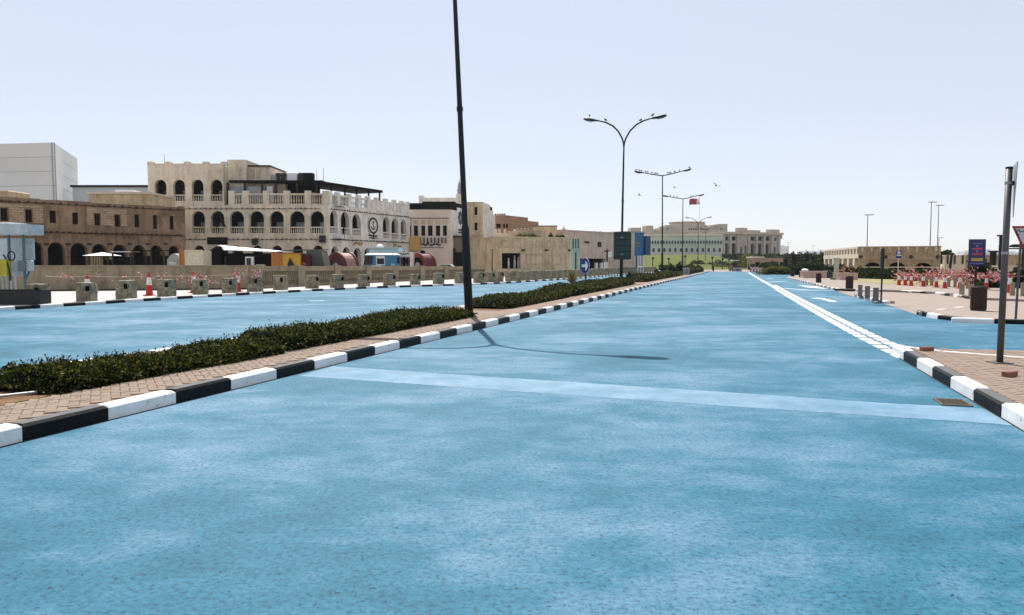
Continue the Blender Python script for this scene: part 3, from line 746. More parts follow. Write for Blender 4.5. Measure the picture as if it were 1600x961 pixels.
def window(root, u0, u1, z0, z1, y=.12, m=None, frame=None, loc=(0,0,0), rz=0, name='window', bars=1):
    p_ = MB(); p_.box(u0,u1,y,y+.02,z0,z1); po = p_.build(name, m or M_dark, root, loc, rz); w = MB(); f = .05
    for a in ((u0,u0+f,z0,z1),(u1-f,u1,z0,z1),(u0+f,u1-f,z0,z0+f),(u0+f,u1-f,z1-f,z1)): w.box(a[0],a[1],y-.05,y-.004,a[2],a[3])
    for k in range(bars): c = u0+(u1-u0)*(k+1)/(bars+1); w.box(c-.02,c+.02,y-.045,y-.004,z0+f,z1-f)
    w.build('frame', frame or M_wood, po); return po
def balustrade(root, u0, u1, z0, z1, y, m, loc=(0,0,0), rz=0, sp=.24, name='balustrade'):
    b = MB(); h = z1-z0; b.box(u0,u1,y-.09,y+.09,z0,z0+h*.12); b.box(u0,u1,y-.1,y+.1,z1-h*.14,z1); n = max(1,int((u1-u0)/sp))
    for k in range(n):
        c = u0+(u1-u0)*(k+.5)/n; M = Matrix.Translation((c,y,z0+h*.12)); hh = h*.74
        b.lathe([(.05,0),(.035,hh*.12),(.075,hh*.35),(.035,hh*.75),(.05,hh)], 6, M, False)
    return b.build(name, m, root, loc, rz)
def poles_row(root, u0, u1, z, m, y=0, sp=.45, loc=(0,0,0), rz=0, seed=1, slope=0, out=.28, name='beam_ends'):
    b = MB(); rnd = random.Random(seed); n = int((u1-u0)/sp)
    for k in range(n):
        u = u0+(k+.5)*sp+rnd.uniform(-.06,.06); r = rnd.uniform(.04,.075); zz = z+slope*(u-u0)+rnd.uniform(-.03,.03)
        b.box(u-r,u+r,y-rnd.uniform(.5,1.1)*out,y+.0,zz-r,zz+r)
    b.box(u0,u1,y-.07,y-.002,z-.06+slope*0,z-.02) if slope == 0 else None
    o = b.build(name, m, root, loc, rz); return o
def scribble(mb, u0, u1, z, h, seed, y=-.02, w=.03):
    rnd = random.Random(seed); u = u0
    mb.box(u0,u1,y-.01,y,z-w*.4,z+w*.4)
    while u < u1-h*.3:
        d = rnd.uniform(.25,.6)*h; k = rnd.random()
        if k < .45: mb.box(u,u+w,y-.012,y-.001,z+w*.4,z+h*rnd.uniform(.4,1))
        elif k < .75: mb.tube([(u,y-.008,z),(u+d*.3,y-.008,z+h*.3),(u+d*.7,y-.008,z+h*.25),(u+d,y-.008,z)], w*.45, 4)
        else: mb.tube([(u,y-.008,z),(u+d*.2,y-.008,z-h*.3),(u+d*.8,y-.008,z-h*.3),(u+d,y-.008,z+h*.1)], w*.45, 4)
        u += d*rnd.uniform(.7,1.2)
M_mud = mat('mud_plaster', (.245,.175,.115), .95, .25, .5, .4, 14, .03, .15, stain=(.135,.10,.065), sscale=.35, sthr=(.5,.75), drip=.7)
M_rubble = rubble_material('rubble_masonry', (.40,.30,.19), (.17,.12,.08))
M_cream = mat('cream_plaster', (.68,.60,.47), .92, .12, .4, .3, 16, .02, .15, stain=(.50,.42,.31), sscale=.3, sthr=(.5,.8), drip=.45)
M_creamw = mat('pale_plaster', (.72,.69,.63), .92, .1, .4, .3, 16, .02, .15, stain=(.52,.48,.43), sscale=.3, sthr=(.5,.8), drip=.4)
M_pinkp = mat('pink_plaster', (.62,.475,.36), .92, .12, .4, .3, 16, .02, .15, stain=(.50,.37,.27), sscale=.4, drip=.4)
M_sandp = mat('sand_plaster', (.56,.455,.30), .92, .12, .4, .3, 16, .02, .15, stain=(.44,.34,.21), sscale=.35, drip=.5)
M_redp = mat('red_mud_plaster', (.29,.185,.125), .95, .2, .5, .4, 14, .03, .1)
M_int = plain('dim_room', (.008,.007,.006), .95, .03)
M_shade = plain('shade_cloth', (.010,.009,.008), .9, .05)
M_glassy = plain('dark_glass', (.01,.011,.013), .25, .25)

# ---- the long two-storey mud arcade at the left
A1, B1 = D(-90,410,57.5), D(291,410,71)
F1 = Fac(A1, B1)
arc = thing('arcade_building', 'long two-storey mud building with an arcade and small square windows', 'building', F1.A, F1.ang)
zr, zb1 = 6.55, 4.05
ops = []
for c, hw, top in ((-42,14,377),(-8,14,377),(24,13.5,377.5),(56,12,378),(88.5,13.3,378.5),(124,13.5,379.5),(156,12,381),(188,11,382),(218,10.3,382.7),(245,9.2,383.3),(272,8.0,384)):
    ops.append((F1.u(c-hw), F1.u(c+hw), 0, F1.z(c,top), 1.15))
w = MB(); arch_wall(w, 0, F1.L, 0, zb1, ops, .6)
wo = []
for a, b, t, bt in ((-34,-22,323,343),(4,15,325,345),(42.5,53,327,347.5),(80,90,329,348.3),(115.5,124.5,332,350.5),(150,158.5,333.6,352.3),(181.5,189.8,335.5,354.3),(212,219.5,334.8,355.2),(241,247.3,336,357.5),(267,273.2,337.4,358.8)):
    wo.append((F1.u(a), F1.u(b), F1.z(a,bt), F1.z(a,t), 0))
arch_wall(w, 0, F1.L, zb1, zr, wo, .3); shell(w, F1.L, 9, 0, zr)
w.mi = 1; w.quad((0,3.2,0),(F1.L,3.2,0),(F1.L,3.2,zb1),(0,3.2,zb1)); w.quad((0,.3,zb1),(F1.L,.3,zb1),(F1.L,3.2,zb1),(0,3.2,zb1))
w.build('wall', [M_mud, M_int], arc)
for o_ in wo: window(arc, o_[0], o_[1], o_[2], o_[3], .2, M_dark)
for a, b in ((-60,70),(138,200)):      # patches where the plaster is gone
    ua, ub = F1.u(a), F1.u(b); z0_, z1_ = zr-1.75, zr-.28
    m_ = MB(); arch_wall(m_, ua, ub, z0_, z1_, [(x[0]-.08,x[1]+.08,max(z0_,x[2]-.08),min(z1_,x[3]+.08),0) for x in wo if x[0] > ua and x[1] < ub], .01, -.012)
    m_.build('bare_masonry', M_rubble, arc)
poles_row(arc, 0, F1.L, zb1+.06, M_wood, sp=.42, seed=3, out=.5)
poles_row(arc, 0, F1.L, zr-.10, M_wood, sp=.6, seed=4, out=.28)
pr = MB(); rnd = random.Random(5); u = 0
while u < F1.L:
    d = rnd.uniform(1.2,2.6); pr.box(u, min(F1.L,u+d), 0.002, .35, zr, zr+rnd.uniform(.10,.24)); u += d
pr.build('parapet', M_mud, arc)
for c in (40,72,106,140,172,203,231,258): # water spouts between the arches
    uu, zz = F1.uz(c,381); MB().box(uu-.16,uu+.16,-.12,-.003,zz-.09,zz+.06).build('wall_lamp', M_wood, arc)
p0 = D(-12,308,66); b_ = MB(); b_.bev(-1.2,1.35,0,3,0,1.25,.08); 
tag(b_.build('roof_room', M_sandp, None, (p0.x, 66, 6.55)), 'small orange-brown plaster box on the mud arcade roof at left edge', 'roof room')
a_, c_ = D(139,320,78), D(233,320,78)
rb = thing('low_building', 'low beige block behind the mud arcade roof, left of the arched building', 'building', (a_.x,78,0), 0)
MB().box(0,c_.x-a_.x,0,6,0,8.55).build('wall', M_sandp, rb); MB().box(-.1,(c_.x-a_.x)+.1,-.1,6.1,8.55,8.75).build('roof_edge', M_cream, rb); MB().box(2.4,4.2,.5,3,8.75,9.0).build('roof_hatch', M_whitep, rb)

# ---- big grey modern block and low grey hall far behind
M_panel = mat('grey_stone_panel', (.62,.64,.63), .8, .08, .05, .1, 5, .02, .25)
M_panel2 = mat('blue_grey_panel', (.45,.50,.52), .75, .08, .05, .1, 5, .02, .25)
bk = thing('grey_block', 'large windowless grey stone block rising behind the mud arcade', 'building', (0,0,0))
cL, cM, cR = D(-260,410,150), D(90,410,143), D(126,410,165)
def coursed(F, root, z0, z1, n, m, name='panel_course'):
    h = (z1-z0)/n
    MB().box(0,F.L,.12,.4,z0,z1).build('backing', M_grey, root, F.A, F.ang)
    for k in range(n):
        cols = max(1, int(F.L/9)); q = MB()
        q.box(0.0,F.L,0,.12,z0+k*h+.06,z0+(k+1)*h); q.build(name, m, root, F.A, F.ang)
FA, FB = Fac(cL,cM), Fac(cM,cR)
coursed(FA, bk, 0, 23.7, 9, M_panel); coursed(FB, bk, 0, 23.7, 9, M_panel)
MB().prism([(cL.x,cL.y+.4),(cM.x,cM.y+.4),(cR.x-.4,cR.y),(cR.x-20,cR.y+30),(cL.x,cL.y+30)], 0, 23.55).build('core', M_panel, bk)
hl = D(117,410,150); hr = D(262,410,150)
hall = thing('grey_hall', 'low blue-grey hall with a dark roof edge behind the arched building', 'building', (hl.x,150,0))
Wd = hr.x-hl.x
MB().box(0,Wd,0,20,0,16.2).build('wall', M_panel2, hall); MB().box(-.3,Wd+.3,-.3,20,16.2,16.6).build('roof_edge', M_shade, hall)
for k in range(4): MB().box(Wd*.42+k*2.1,Wd*.42+k*2.1+1.7,-.08,-.01,14.1,15.2).build('window', M_glassy, hall)

# ---- the three-storey arched corner building
A2, B2, C2 = D(234.5,410,88), D(515,410,88), D(641,410,104)
F2, F2r = Fac(A2,B2), Fac(B2,C2)
cb = thing('arched_corner_building', 'cream three-storey corner building with arched galleries and roof terrace', 'building', F2.A, F2.ang)
L2, R2o, R2a = F2.L, (F2.L,0,0), F2r.ang-F2.ang
z1_ = F2.z(400,373); z2_ = F2.z(400,320.5); z3_ = F2.z(290,263.5); zt = F2.z(290,258.5)
ubr = F2.u(352)
g_ops = [(F2.u(c-8.5), F2.u(c+8.5), 0, F2.z(c,383.5), 1.1) for c in (250,281,311.5,341.5,371.5,402.5,433,465,497)]
m_ops = [(F2.u(c-hw), F2.u(c+hw), F2.z(c,365.5), F2.z(c,329.8), 1.0) for c, hw in ((252,10),(281,10),(311.5,10.2),(341.5,10.3),(371.5,11),(402.5,11.2),(433.5,11),(465.3,11.6),(496.3,10.8))]
t_ops = [(F2.u(c-9.2), F2.u(c+9.2), F2.z(c,315), F2.z(c,280.5), 1.05) for c in (253.8,282.7,311.5,340.8)]
w = MB(); arch_wall(w, 0, L2, 0, z1_, g_ops, .55); arch_wall(w, 0, L2, z1_, z2_, m_ops, .55); arch_wall(w, 0, ubr, z2_, zt-.0, t_ops, .55)
dep = 15
w.quad((0,dep,0),(0,0,0),(0,0,zt),(0,dep,zt)); w.quad((ubr,0,z2_),(ubr,dep,z2_),(ubr,dep,zt),(ubr,0,zt)); w.quad((0,0,zt),(ubr,0,zt),(ubr,dep,zt),(0,dep,zt)); w.quad((L2+8,dep+2,0),(0,dep,0),(0,dep,z2_),(L2+8,dep+2,z2_))
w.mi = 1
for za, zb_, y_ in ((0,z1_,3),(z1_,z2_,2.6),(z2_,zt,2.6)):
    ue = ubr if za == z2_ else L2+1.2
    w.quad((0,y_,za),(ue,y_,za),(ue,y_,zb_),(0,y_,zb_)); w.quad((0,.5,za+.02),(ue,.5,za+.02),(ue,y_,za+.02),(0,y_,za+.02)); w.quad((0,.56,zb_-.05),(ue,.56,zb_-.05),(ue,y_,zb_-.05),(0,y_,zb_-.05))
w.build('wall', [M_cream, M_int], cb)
# right-hand front
r_ops = [(F2r.u(c-hw), F2r.u(c+hw), F2r.z(c,bt), F2r.z(c,tp), 1.2) for c, hw, bt, tp in ((522.5,6,365.5,329),(540,6.6,367,331.5),(557.8,6.6,368.5,334),(604,5.3,373,339.5),(617.7,5.4,374.5,341.5),(631,4.2,375.5,343.3))]
rg_ops = [(F2r.u(c-hw), F2r.u(c+hw), 0, F2r.z(c,tp), 1.1) for c, hw, tp in ((523.5,5.8,385),(541.5,6,386),(558.5,6,387.5),(574,4.5,387.5))]
rw = MB(); arch_wall(rw, 0, F2r.L, 0, z1_, rg_ops, .55); arch_wall(rw, 0, F2r.L, z1_, z2_, r_ops, .55)
rw.quad((F2r.L,0,0),(F2r.L,10,0),(F2r.L,10,z2_),(F2r.L,0,z2_)); rw.quad((0,0,z2_),(F2r.L,0,z2_),(F2r.L,12,z2_),(0,12,z2_)); rw.mi = 1
for za, zb_ in ((0,z1_),(z1_,z2_)): rw.quad((.7,2.4,za),(F2r.L,2.4,za),(F2r.L,2.4,zb_),(.7,2.4,zb_)); rw.quad((.6,.5,za+.02),(F2r.L,.5,za+.02),(F2r.L,2.4,za+.02),(.6,2.4,za+.02)); rw.quad((.6,.56,zb_-.05),(F2r.L,.56,zb_-.05),(F2r.L,2.4,zb_-.05),(.6,2.4,zb_-.05))
tag(rw.build('street_front', [M_creamw, M_int], cb, R2o, R2a), 'paler street front with the round emblem')
MB().quad((0,.6,z2_-.01),(L2,.6,z2_-.01),(L2,dep,z2_-.01),(0,dep,z2_-.01)); tr_ = MB(); tr_.box(ubr+.01,L2,.01,dep,z2_-.2,z2_-.005); tr_.build('terrace_floor', M_creamw, cb)
for o_ in m_ops: balustrade(cb, o_[0], o_[1], o_[2], o_[2]+.82, .2, M_cream)
for o_ in t_ops: balustrade(cb, o_[0], o_[1], o_[2], o_[2]+.8, .2, M_cream)
for o_ in r_ops: balustrade(cb, o_[0], o_[1], o_[2], o_[2]+.85, .2, M_creamw, R2o, R2a)
# glimpses of pale back panels inside the galleries
for o_ in m_ops[2:]+t_ops: 
    MB().box(o_[0]+.1,o_[1]-.15,2.3,2.5,o_[2],o_[2]+1.45).build('gallery_door', M_grey, cb)
# parapets
for c in (238.5,266,296,325,353):
    uu = F2.u(c); MB().bev(max(0.0,uu-.36),uu+.36,-.02,.5,zt+.001,zt+.45,.05).build('parapet_post', M_cream, cb)
MB().box(0.1,ubr-.1,.04,.3,zt+.001,zt+.22).build('parapet', M_cream, cb)
zp0, zp1 = z2_+.002, F2.z(430,302)
pu = [F2.u(c) for c in (364,385.5,417.5,449.5,482.5,510)]
for a in pu: MB().bev(a-.36,a+.36,-.03,.42,zp0,zp1+.3,.05).build('parapet_post', M_cream, cb)
for a, b in zip(pu, pu[1:]): balustrade(cb, a+.37, b-.37, zp0, zp1, .18, M_cream)
rpu = [.35] + [F2r.u(c) for c in (530.5,548,563,577.5,591,605,618,629.5,638.5)]
for a in rpu: MB().bev(max(0.03,a-.3),min(F2r.L,a+.3),-.03,.4,zp0,zp1+.3,.05).build('parapet_post', M_creamw, cb, R2o, R2a)
for k, (a, b) in enumerate(zip(rpu, rpu[1:])):
    if k < 4: balustrade(cb, a+.31, b-.31, zp0, zp1, .18, M_creamw, R2o, R2a)
    else: MB().box(a+.31,b-.31,.05,.3,zp0,zp1-.08).build('parapet_panel', M_creamw, cb, R2o, R2a)
# wooden beam ends
poles_row(cb, 2.2, L2-.3, z1_-.05, M_wood, sp=.55, seed=7); poles_row(cb, 0.2, L2-1.0, z2_-.38, M_wood, sp=.6, seed=8, out=.16)
poles_row(cb, 0.2, F2r.L+.9, z1_-.05, M_wood, sp=.5, seed=9, loc=R2o, rz=R2a); poles_row(cb, 0.2, F2r.L, z2_-.42, M_wood, sp=.5, seed=10, out=.16, loc=R2o, rz=R2a)
# emblem and lettering on the street front
ue, ze = F2r.uz(583,352.5); em = MB(); k = 28; rr0, rr1 = .80, 1.02
for j in range(k):
    a, b = 2*math.pi*j/k, 2*math.pi*(j+1)/k
    for s_ in (0,): em.hexa([(ue+rr*math.cos(t), yy, ze+rr*math.sin(t)) for yy in (-.05,-.005) for rr, t in ((rr0,a),(rr0,b),(rr1,b),(rr1,a))])
em.box(ue-.05,ue+.05,-.05,-.005,ze-.5,ze+.6); em.tube([(ue-.42,-.03,ze-.1),(ue-.3,-.03,ze-.42),(ue,-.03,ze-.52),(ue+.3,-.03,ze-.42),(ue+.42,-.03,ze-.1)], .05, 5); em.box(ue-.22,ue+.22,-.049,-.006,ze+.36,ze+.43)
em.box(ue-.06,ue+.06,-.05,-.005,ze-1.75,ze-1.02); em.tube([(ue-.9,-.03,ze+.9),(ue-1.2,-.03,ze+.2),(ue-1.1,-.03,ze-.6),(ue-.5,-.03,ze-1.3),(ue,-.03,ze-1.7)], .03, 4)
em.build('emblem', M_pole, cb, R2o, R2a)
tx = MB(); scribble(tx, F2r.u(576), F2r.u(590.5), F2r.z(583,368.6), .28, 21, w=.10); scribble(tx, F2r.u(577), F2r.u(590), F2r.z(583,372.2), .2, 22, w=.07); tx.build('lettering', M_pole, cb, R2o, R2a)
M_gold = plain('gold_letters', (.36,.19,.05), .5)
tx = MB(); scribble(tx, F2r.u(552), F2r.u(566), F2r.z(559,381), .5, 23, w=.16); tx.build('shop_lettering', M_gold, cb, R2o, R2a); tx = MB(); scribble(tx, F2r.u(614), F2r.u(627), F2r.z(620,384.6), .4, 24, w=.10); tx.build('shop_lettering', M_gold, cb, R2o, R2a)
u_, z__ = F2.uz(505,371.5); MB().box(u_-.35,u_+.3,-.5,-.05,z__-.55,z__+.25).build('wall_box', M_black_plain, cb)
u_, z__ = F2.uz(340,377); MB().box(u_-1.15,u_+1.15,-.12,-.02,z__-.35,z__+.45).build('shop_board', M_shade, cb)
dsh = MB(); dsh.lathe([(.02,-.12),(.3,-.05),(.42,.06)], 12, Matrix.Translation((F2.u(401),-.4,F2.z(401,378))) @ Matrix.Rotation(R(80),4,'X')); dsh.tube([(F2.u(401),-.3,F2.z(401,378)),(F2.u(401),0,F2.z(401,379))],.04,5); dsh.build('satellite_dish', M_pole, cb)
for c in (339,352): 
    a, zz = F2.uz(c,345); f_ = MB(); f_.tube([(a,-.1,zz-.2),(a-.3,-.9,zz+.5)],.03,5); f_.poly([(a-.3,-.9,zz+.5),(a-.05,-.4,zz+.1),(a+.3,-.5,zz-.95),(a+.05,-.9,zz-.5)]); f_.build('hanging_flag', M_shade, cb)
# roof room, pergolas, air conditioners
ra, rb_ = F2.u(352), F2.u(382); zr0 = F2.z(360,281.5,1); zr1 = F2.z(360,249.5,1.2)
rr_ = MB(); rr_.box(ra+.02,rb_,1.2,8,z2_,zr1); rr_.box(rb_,F2.u(416),2.0,8,z2_,zr1-.7); rr_.box(F2.u(416),F2.u(438),2.6,8,z2_,zr1-1.55); rr_.build('roof_room', M_cream, cb)
for k, c in enumerate((388,397,406)): 
    a = F2.u(c,1.9); MB().box(a-.22,a+.22,1.93,1.995,zr1-2.0,zr1-1.0).build('niche', M_sandp, cb)
cp = MB(); cp.box(rb_-.2,F2.u(416)+.1,1.7,8.2,zr1-.7,zr1-.55); cp.build('roof_room_eave', M_wood, cb)
pg = MB(); zc = F2.z(420,283.5,.9)
pg.box(F2.u(357),F2.u(503),.7,1.95,zc-.14,zc+.12); pg.box(F2.u(420),F2.u(500),1.9,7,zc-.1,zc+.1); pg.build('terrace_roof', M_shade, cb)
for c in (359,385,412,433,466,496): a = F2.u(c,.9); MB().box(a-.1,a+.1,.8,1.0,z2_,zc-.14).build('terrace_post', M_wood, cb)
for a, b in ((363,383.5),(388,410.5)): MB().box(F2.u(a,1.3),F2.u(b,1.3),1.15,1.19,z2_+.3,zc-.55).build('blind', M_grey, cb)
MB().box(F2.u(420,1.5),F2.u(429,1.5),1.3,1.5,z2_,zc-.5).build('white_panel', M_whitep, cb)
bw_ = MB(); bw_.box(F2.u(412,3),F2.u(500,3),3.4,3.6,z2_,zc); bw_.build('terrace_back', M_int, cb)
for k, (c, wd, m_) in enumerate(((438.5,.55,M_grey),(447,.5,M_grey),(459,.8,M_whitep),(473,.4,M_wood),(484,.75,M_shade))):
    a = F2.u(c,2.5); zz = zc+.16; ac = MB(); ac.bev(a-wd*.75,a+wd*.75,2.2,3.2,zz,zz+.98,.05); ac.mi = 1
    if k < 2: ac.lathe([(.3,0),(.3,.03)], 10, Matrix.Translation((a,2.19,zz+.68)) @ UPR); ac.lathe([(.24,0),(.24,.03)], 10, Matrix.Translation((a,2.19,zz+.26)) @ UPR)
    ac.build('air_conditioner', [m_, M_black_plain], cb)
# sloping black pergola over the right-hand terrace
ps = MB(); a, b = F2r.u(497,1.2), F2r.u(596,1.2); zz0, zz1 = F2r.z(497,284,1.2), F2r.z(596,303,1.2)
zzc = (zz0+zz1)/2+.1
ps.box(a,b,.9,5,zzc-.16,zzc+.16); ps.build('terrace_roof', M_shade, cb, R2o, R2a)
for c in (519,540,558,577,594): q = F2r.u(c,1.2); MB().box(q-.08,q+.08,1.1,1.26,z2_,zzc-.16).build('terrace_post', M_shade, cb, R2o, R2a)
MB().box(.4,b-3.8,3.4,3.5,z2_,zzc-.9).build('terrace_screen', M_sandp, cb, R2o, R2a)
for c, hh in ((497,1.3),(507.5,1.5),(261,1.4)):
    q = F2.u(c,1); MB().tube([(q,1,zc if c > 300 else zt),(q,1,(zc if c > 300 else zt)+hh)], .03, 5).build('antenna', M_grey, cb)

# ---- white shop building and banner (third along)
A3, B3, C3 = D(637,410,104.5), D(704.5,410,104.5), D(739,410,114)
F3, F3r = Fac(A3,B3), Fac(B3,C3)
sb = thing('calligraphy_shop_building', 'pale pink building with six dark upper windows and black calligraphy sign', 'building', F3.A, F3.ang)
zt3 = F3.z(670,327.5); zf3 = F3.z(670,371)
wops = [(F3.u(a), F3.u(b), F3.z(a,368.6), F3.z(a,352.3), 0) for a, b in ((639,642.4),(647,653.4),(658.6,664.6),(669,676),(681.3,688),(692.4,698.4))]
gops = [(F3.u(655.5), F3.u(665), 0, F3.z(660,391), 1.0)]
w = MB(); arch_wall(w, 0, F3.L, 0, zf3, gops, .4); arch_wall(w, 0, F3.L, zf3, zt3, wops, .35); shell(w, F3.L, 9, 0, zt3); w.mi = 1; w.quad((0,1.5,0),(F3.L,1.5,0),(F3.L,1.5,zf3),(0,1.5,zf3))
M_pinkw = mat('pinkish_white_plaster', (.66,.565,.48), .92, .1, .4, .3, 16, .02, .15)
w.build('wall', [M_pinkw, M_int], sb)
for o_ in wops: window(sb, *o_[:4], .2, M_dark)
for c in (645,656,667,678.6,690,701.5): q = F3.u(c); MB().box(q-.13,q+.13,-.1,-.004,F3.z(c,370),F3.z(c,345)).build('pilaster', M_pinkw, sb)
for a, b in ((647,653.4),(658.6,664.6),(669,676),(681.3,688),(692.4,698.4)): MB().box(F3.u(a),F3.u(b),.0-.05,-.004,F3.z(a,349.5),F3.z(a,344)).build('lattice_panel', M_sandp, sb)
MB().box(.2,F3.L-.3,-.09,-.003,F3.z(670,341.4),F3.z(670,340.6)).build('ledge', M_wood, sb)
for k in range(8): q = F3.u(657.5+5.6*k); MB().box(q-.06,q+.06,-.35,-.003,F3.z(670,380),F3.z(670,371.5)).build('wooden_peg', M_wood, sb)
tx = MB(); scribble(tx, F3.u(656), F3.u(689), F3.z(670,382.3), .55, 31, w=.13); tx.box(F3.u(654),F3.u(693),-.06,-.01,F3.z(670,387.2),F3.z(670,386.4)); tx.build('calligraphy', M_black_plain, sb)
aw = MB(); u_ = F3.u(641.5); aw.hexa([(u_,-.8,F3.z(645,391)),(u_+1.3,-.8,F3.z(645,391)),(u_+1.5,-.02,F3.z(645,389)),(u_-.1,-.02,F3.z(645,389)),(u_-.1,-.8,F3.z(645,371)),(u_+1.3,-.8,F3.z(645,371)),(u_+1.5,-.02,F3.z(645,369.5)),(u_-.1,-.02,F3.z(645,369.5))]); aw.build('yellow_screen', plain('ochre_cloth', (.55,.32,.10), .8), sb)
MB().box(-2.2,F3.L*.62,1.0,5,zt3+.7,zt3+.95).build('terrace_roof', M_shade, sb); MB().box(-2.2,F3.L*.5,1.4,4.8,zt3,zt3+.62).build('terrace_screen', M_int, sb)
MB().box(F3.L*.5,F3.L-.05,1.2,4,zt3,zt3+.75).build('roof_room', M_pinkw, sb); u_ = F3.L*.78; window(sb, u_, u_+.6, zt3+.22, zt3+.55, 1.18)
MB().box(F3.L*.33,F3.L+.5,.9,5,zt3+.96,zt3+1.15).build('terrace_roof', M_shade, sb)
# side wall with the banner
ro, ra_ = (F3.L,0,0), F3r.ang-F3.ang
w = MB(); w.box(0,F3r.L,0,.4,0,zt3); w.build('side_wall', M_creamw, sb, ro, ra_)
MB().box(.02,F3r.L,-.02,4,zt3+.01,zt3+1.05).build('dark_parapet_screen', M_shade, sb, ro, ra_)
ub_, zb_ = F3r.uz(718.5,342); st = MB()
ban = MB(); ban.box(ub_-1.35,ub_+1.35,-.06,-.01,zb_-2.2,zb_+1.5); bn = ban.build('banner', M_whitep, sb, ro, ra_)
M_teal = plain('dark_teal_print', (.035,.085,.10), .6)
spt = []
for j in range(16): a = 2*math.pi*j/16; r_ = 1.15 if j % 2 == 0 else .86; spt.append((ub_+r_*math.cos(a), zb_+.12+r_*math.sin(a)))
st.prism([(p[0],p[1]) for p in spt], .062, .07, UPR); st.mi = 1
spt = [(ub_+(.42 if j%2==0 else .2)*math.cos(2*math.pi*j/16), zb_+.12+(.42 if j%2==0 else .2)*math.sin(2*math.pi*j/16)) for j in range(16)]
st.prism(spt, .071, .075, UPR); st.build('rosette', [M_teal, M_grey], bn, (0,0,0))
tx = MB(); scribble(tx, ub_-.9, ub_+.9, zb_-1.62, .5, 41, -.064, .14); tx.box(ub_-1.0,ub_+1.0,-.075,-.062,zb_-2.02,zb_-1.8); tx.build('print', M_pole, bn)
u_ = F3r.u(712); MB().box(u_-.9,u_+.9,-.6,-.02,F3r.z(712,394),F3r.z(712,371)).build('wooden_bay', mat('bay_wood', (.20,.15,.10), .85, .2, 3), sb, ro, ra_); MB().box(u_-1.1,u_+1.1,-.75,-.01,F3r.z(712,371)+.01,F3r.z(712,368.5)).build('bay_roof', M_wood, sb, ro, ra_)
MB().box(F3r.u(708),F3r.u(736),-.3,-.02,0,F3r.z(715,388)).build('shop_opening', M_int, sb, ro, ra_)

# ---- tall narrow cream block
A4, B4, C4 = D(727,410,110.5), D(754.5,410,110.5), D(774,410,121)
F4, F4r = Fac(A4,B4), Fac(B4,C4)
tb = thing('tall_cream_block', 'tall narrow cream building with three stacked windows and a stepped side', 'building', F4.A, F4.ang)
zt4 = F4.z(740,315.5); wops = [(F4.u(741.6), F4.u(746.2), F4.z(743,b), F4.z(743,a), 0) for a, b in ((323.5,336),(347.6,360),(374.8,385.5))]
w = MB(); arch_wall(w, 0, F4.L, 0, zt4, [wops[0]], .3) if False else None
w = MB(); zs_ = [0, F4.z(743,366), F4.z(743,341.5), zt4]
for k in range(3): arch_wall(w, 0, F4.L, zs_[k], zs_[k+1], [wops[2-k]], .3)
shell(w, F4.L, 8, 0, zt4, right=False); w.build('wall', M_sandp, tb)
for o_ in wops: window(tb, *o_[:4], .2); 
for o_ in wops: MB().box(o_[0]-.1,o_[1]+.1,-.1,-.003,o_[2]-.14,o_[2]-.03).build('sill', M_cream, tb)
sd = MB(); l4 = F4r.L; za, zb_, zc_ = zt4-.02, F4r.z(768,329), F4r.z(771,335)
sd.box(0,l4*.55,0,.5,0,za); sd.box(l4*.55,l4*.8,0,.5,0,zb_); sd.box(l4*.8,l4,0,.5,0,zc_); sd.box(l4*.12,l4*.5,.5,3,0,za-.02); sd.build('stepped_wall', M_creamw, tb, (F4.L,0,0), F4r.ang-F4.ang)
MB().box(l4*.62,l4*.8,.1,.45,zb_+.003,zb_+.55).build('roof_box', M_shade, tb, (F4.L,0,0), F4r.ang-F4.ang)

# ---- minaret building behind
mn = thing('white_minaret_building', 'white roof and slender minaret behind the calligraphy building', 'mosque', (D(655,410,135).x,135,0))
wx = D(722,410,135).x-D(655,410,135).x
MB().box(0,wx,0,10,0,D(690,309,135).z).build('wall', M_creamw, mn); MB().box(0,.8,-.05,10,D(690,309,135).z,D(690,305.5,135).z).build('parapet_corner', M_creamw, mn)
mx = D(718,410,135).x-D(655,410,135).x; zb_ = D(718,306,135).z
MB().box(mx-.55,mx+.55,-.3,.8,zb_-.8,zb_+.3).build('tower_base', M_creamw, mn)
MB().lathe([(.36,zb_+.3),(.34,zb_+.9),(.5,zb_+.95),(.5,zb_+1.05),(.3,zb_+1.07),(.28,zb_+1.55),(.38,zb_+1.58),(.30,zb_+1.68),(.05,zb_+2.6),(.02,zb_+2.9)], 12, Matrix.Translation((mx,.2,0))).build('minaret', M_grey, mn)

# ---- red crenellated house, cream crenellated wall, roof blocks
Fr = Fac(D(772.5,410,128), D(807,410,126)); rd = thing('red_crenellated_house', 'reddish mud house with crenellations beside the tall cream block', 'building', Fr.A, Fr.ang)
zr1_, zr2_ = Fr.z(780,336.5), Fr.z(800,343.5); us = Fr.u(790)
w = MB(); w.box(0,us,0,8,0,zr1_); w.box(us,Fr.L,0.02,8,0,zr2_); w.build('wall', M_redp, rd)
for k in range(5): MB().bev(k*us/5+.05,k*us/5+us/9,0.01,.3,zr1_+.001,zr1_+.35,.1).build('merlon', M_redp, rd)
for k in range(4): q = us+k*(Fr.L-us)/4; MB().bev(q+.1,q+.4,0.03,.3,zr2_+.001,zr2_+.28,.08).build('merlon', M_redp, rd)
for a, b in ((776,782.5),(786.5,789),(791,793.5)): MB().box(Fr.u(a),Fr.u(b),-.06,-.004,Fr.z(a,356),Fr.z(a,350)).build('window', M_dark, rd)
Fc = Fac(D(772,410,105), D(808,410,105)); cw = thing('crenellated_wall', 'cream crenellated wall in front of the red house', 'wall', Fc.A, Fc.ang)
zc1 = Fc.z(790,364); MB().box(0,Fc.L,0,3,0,zc1).build('wall', M_cream, cw)
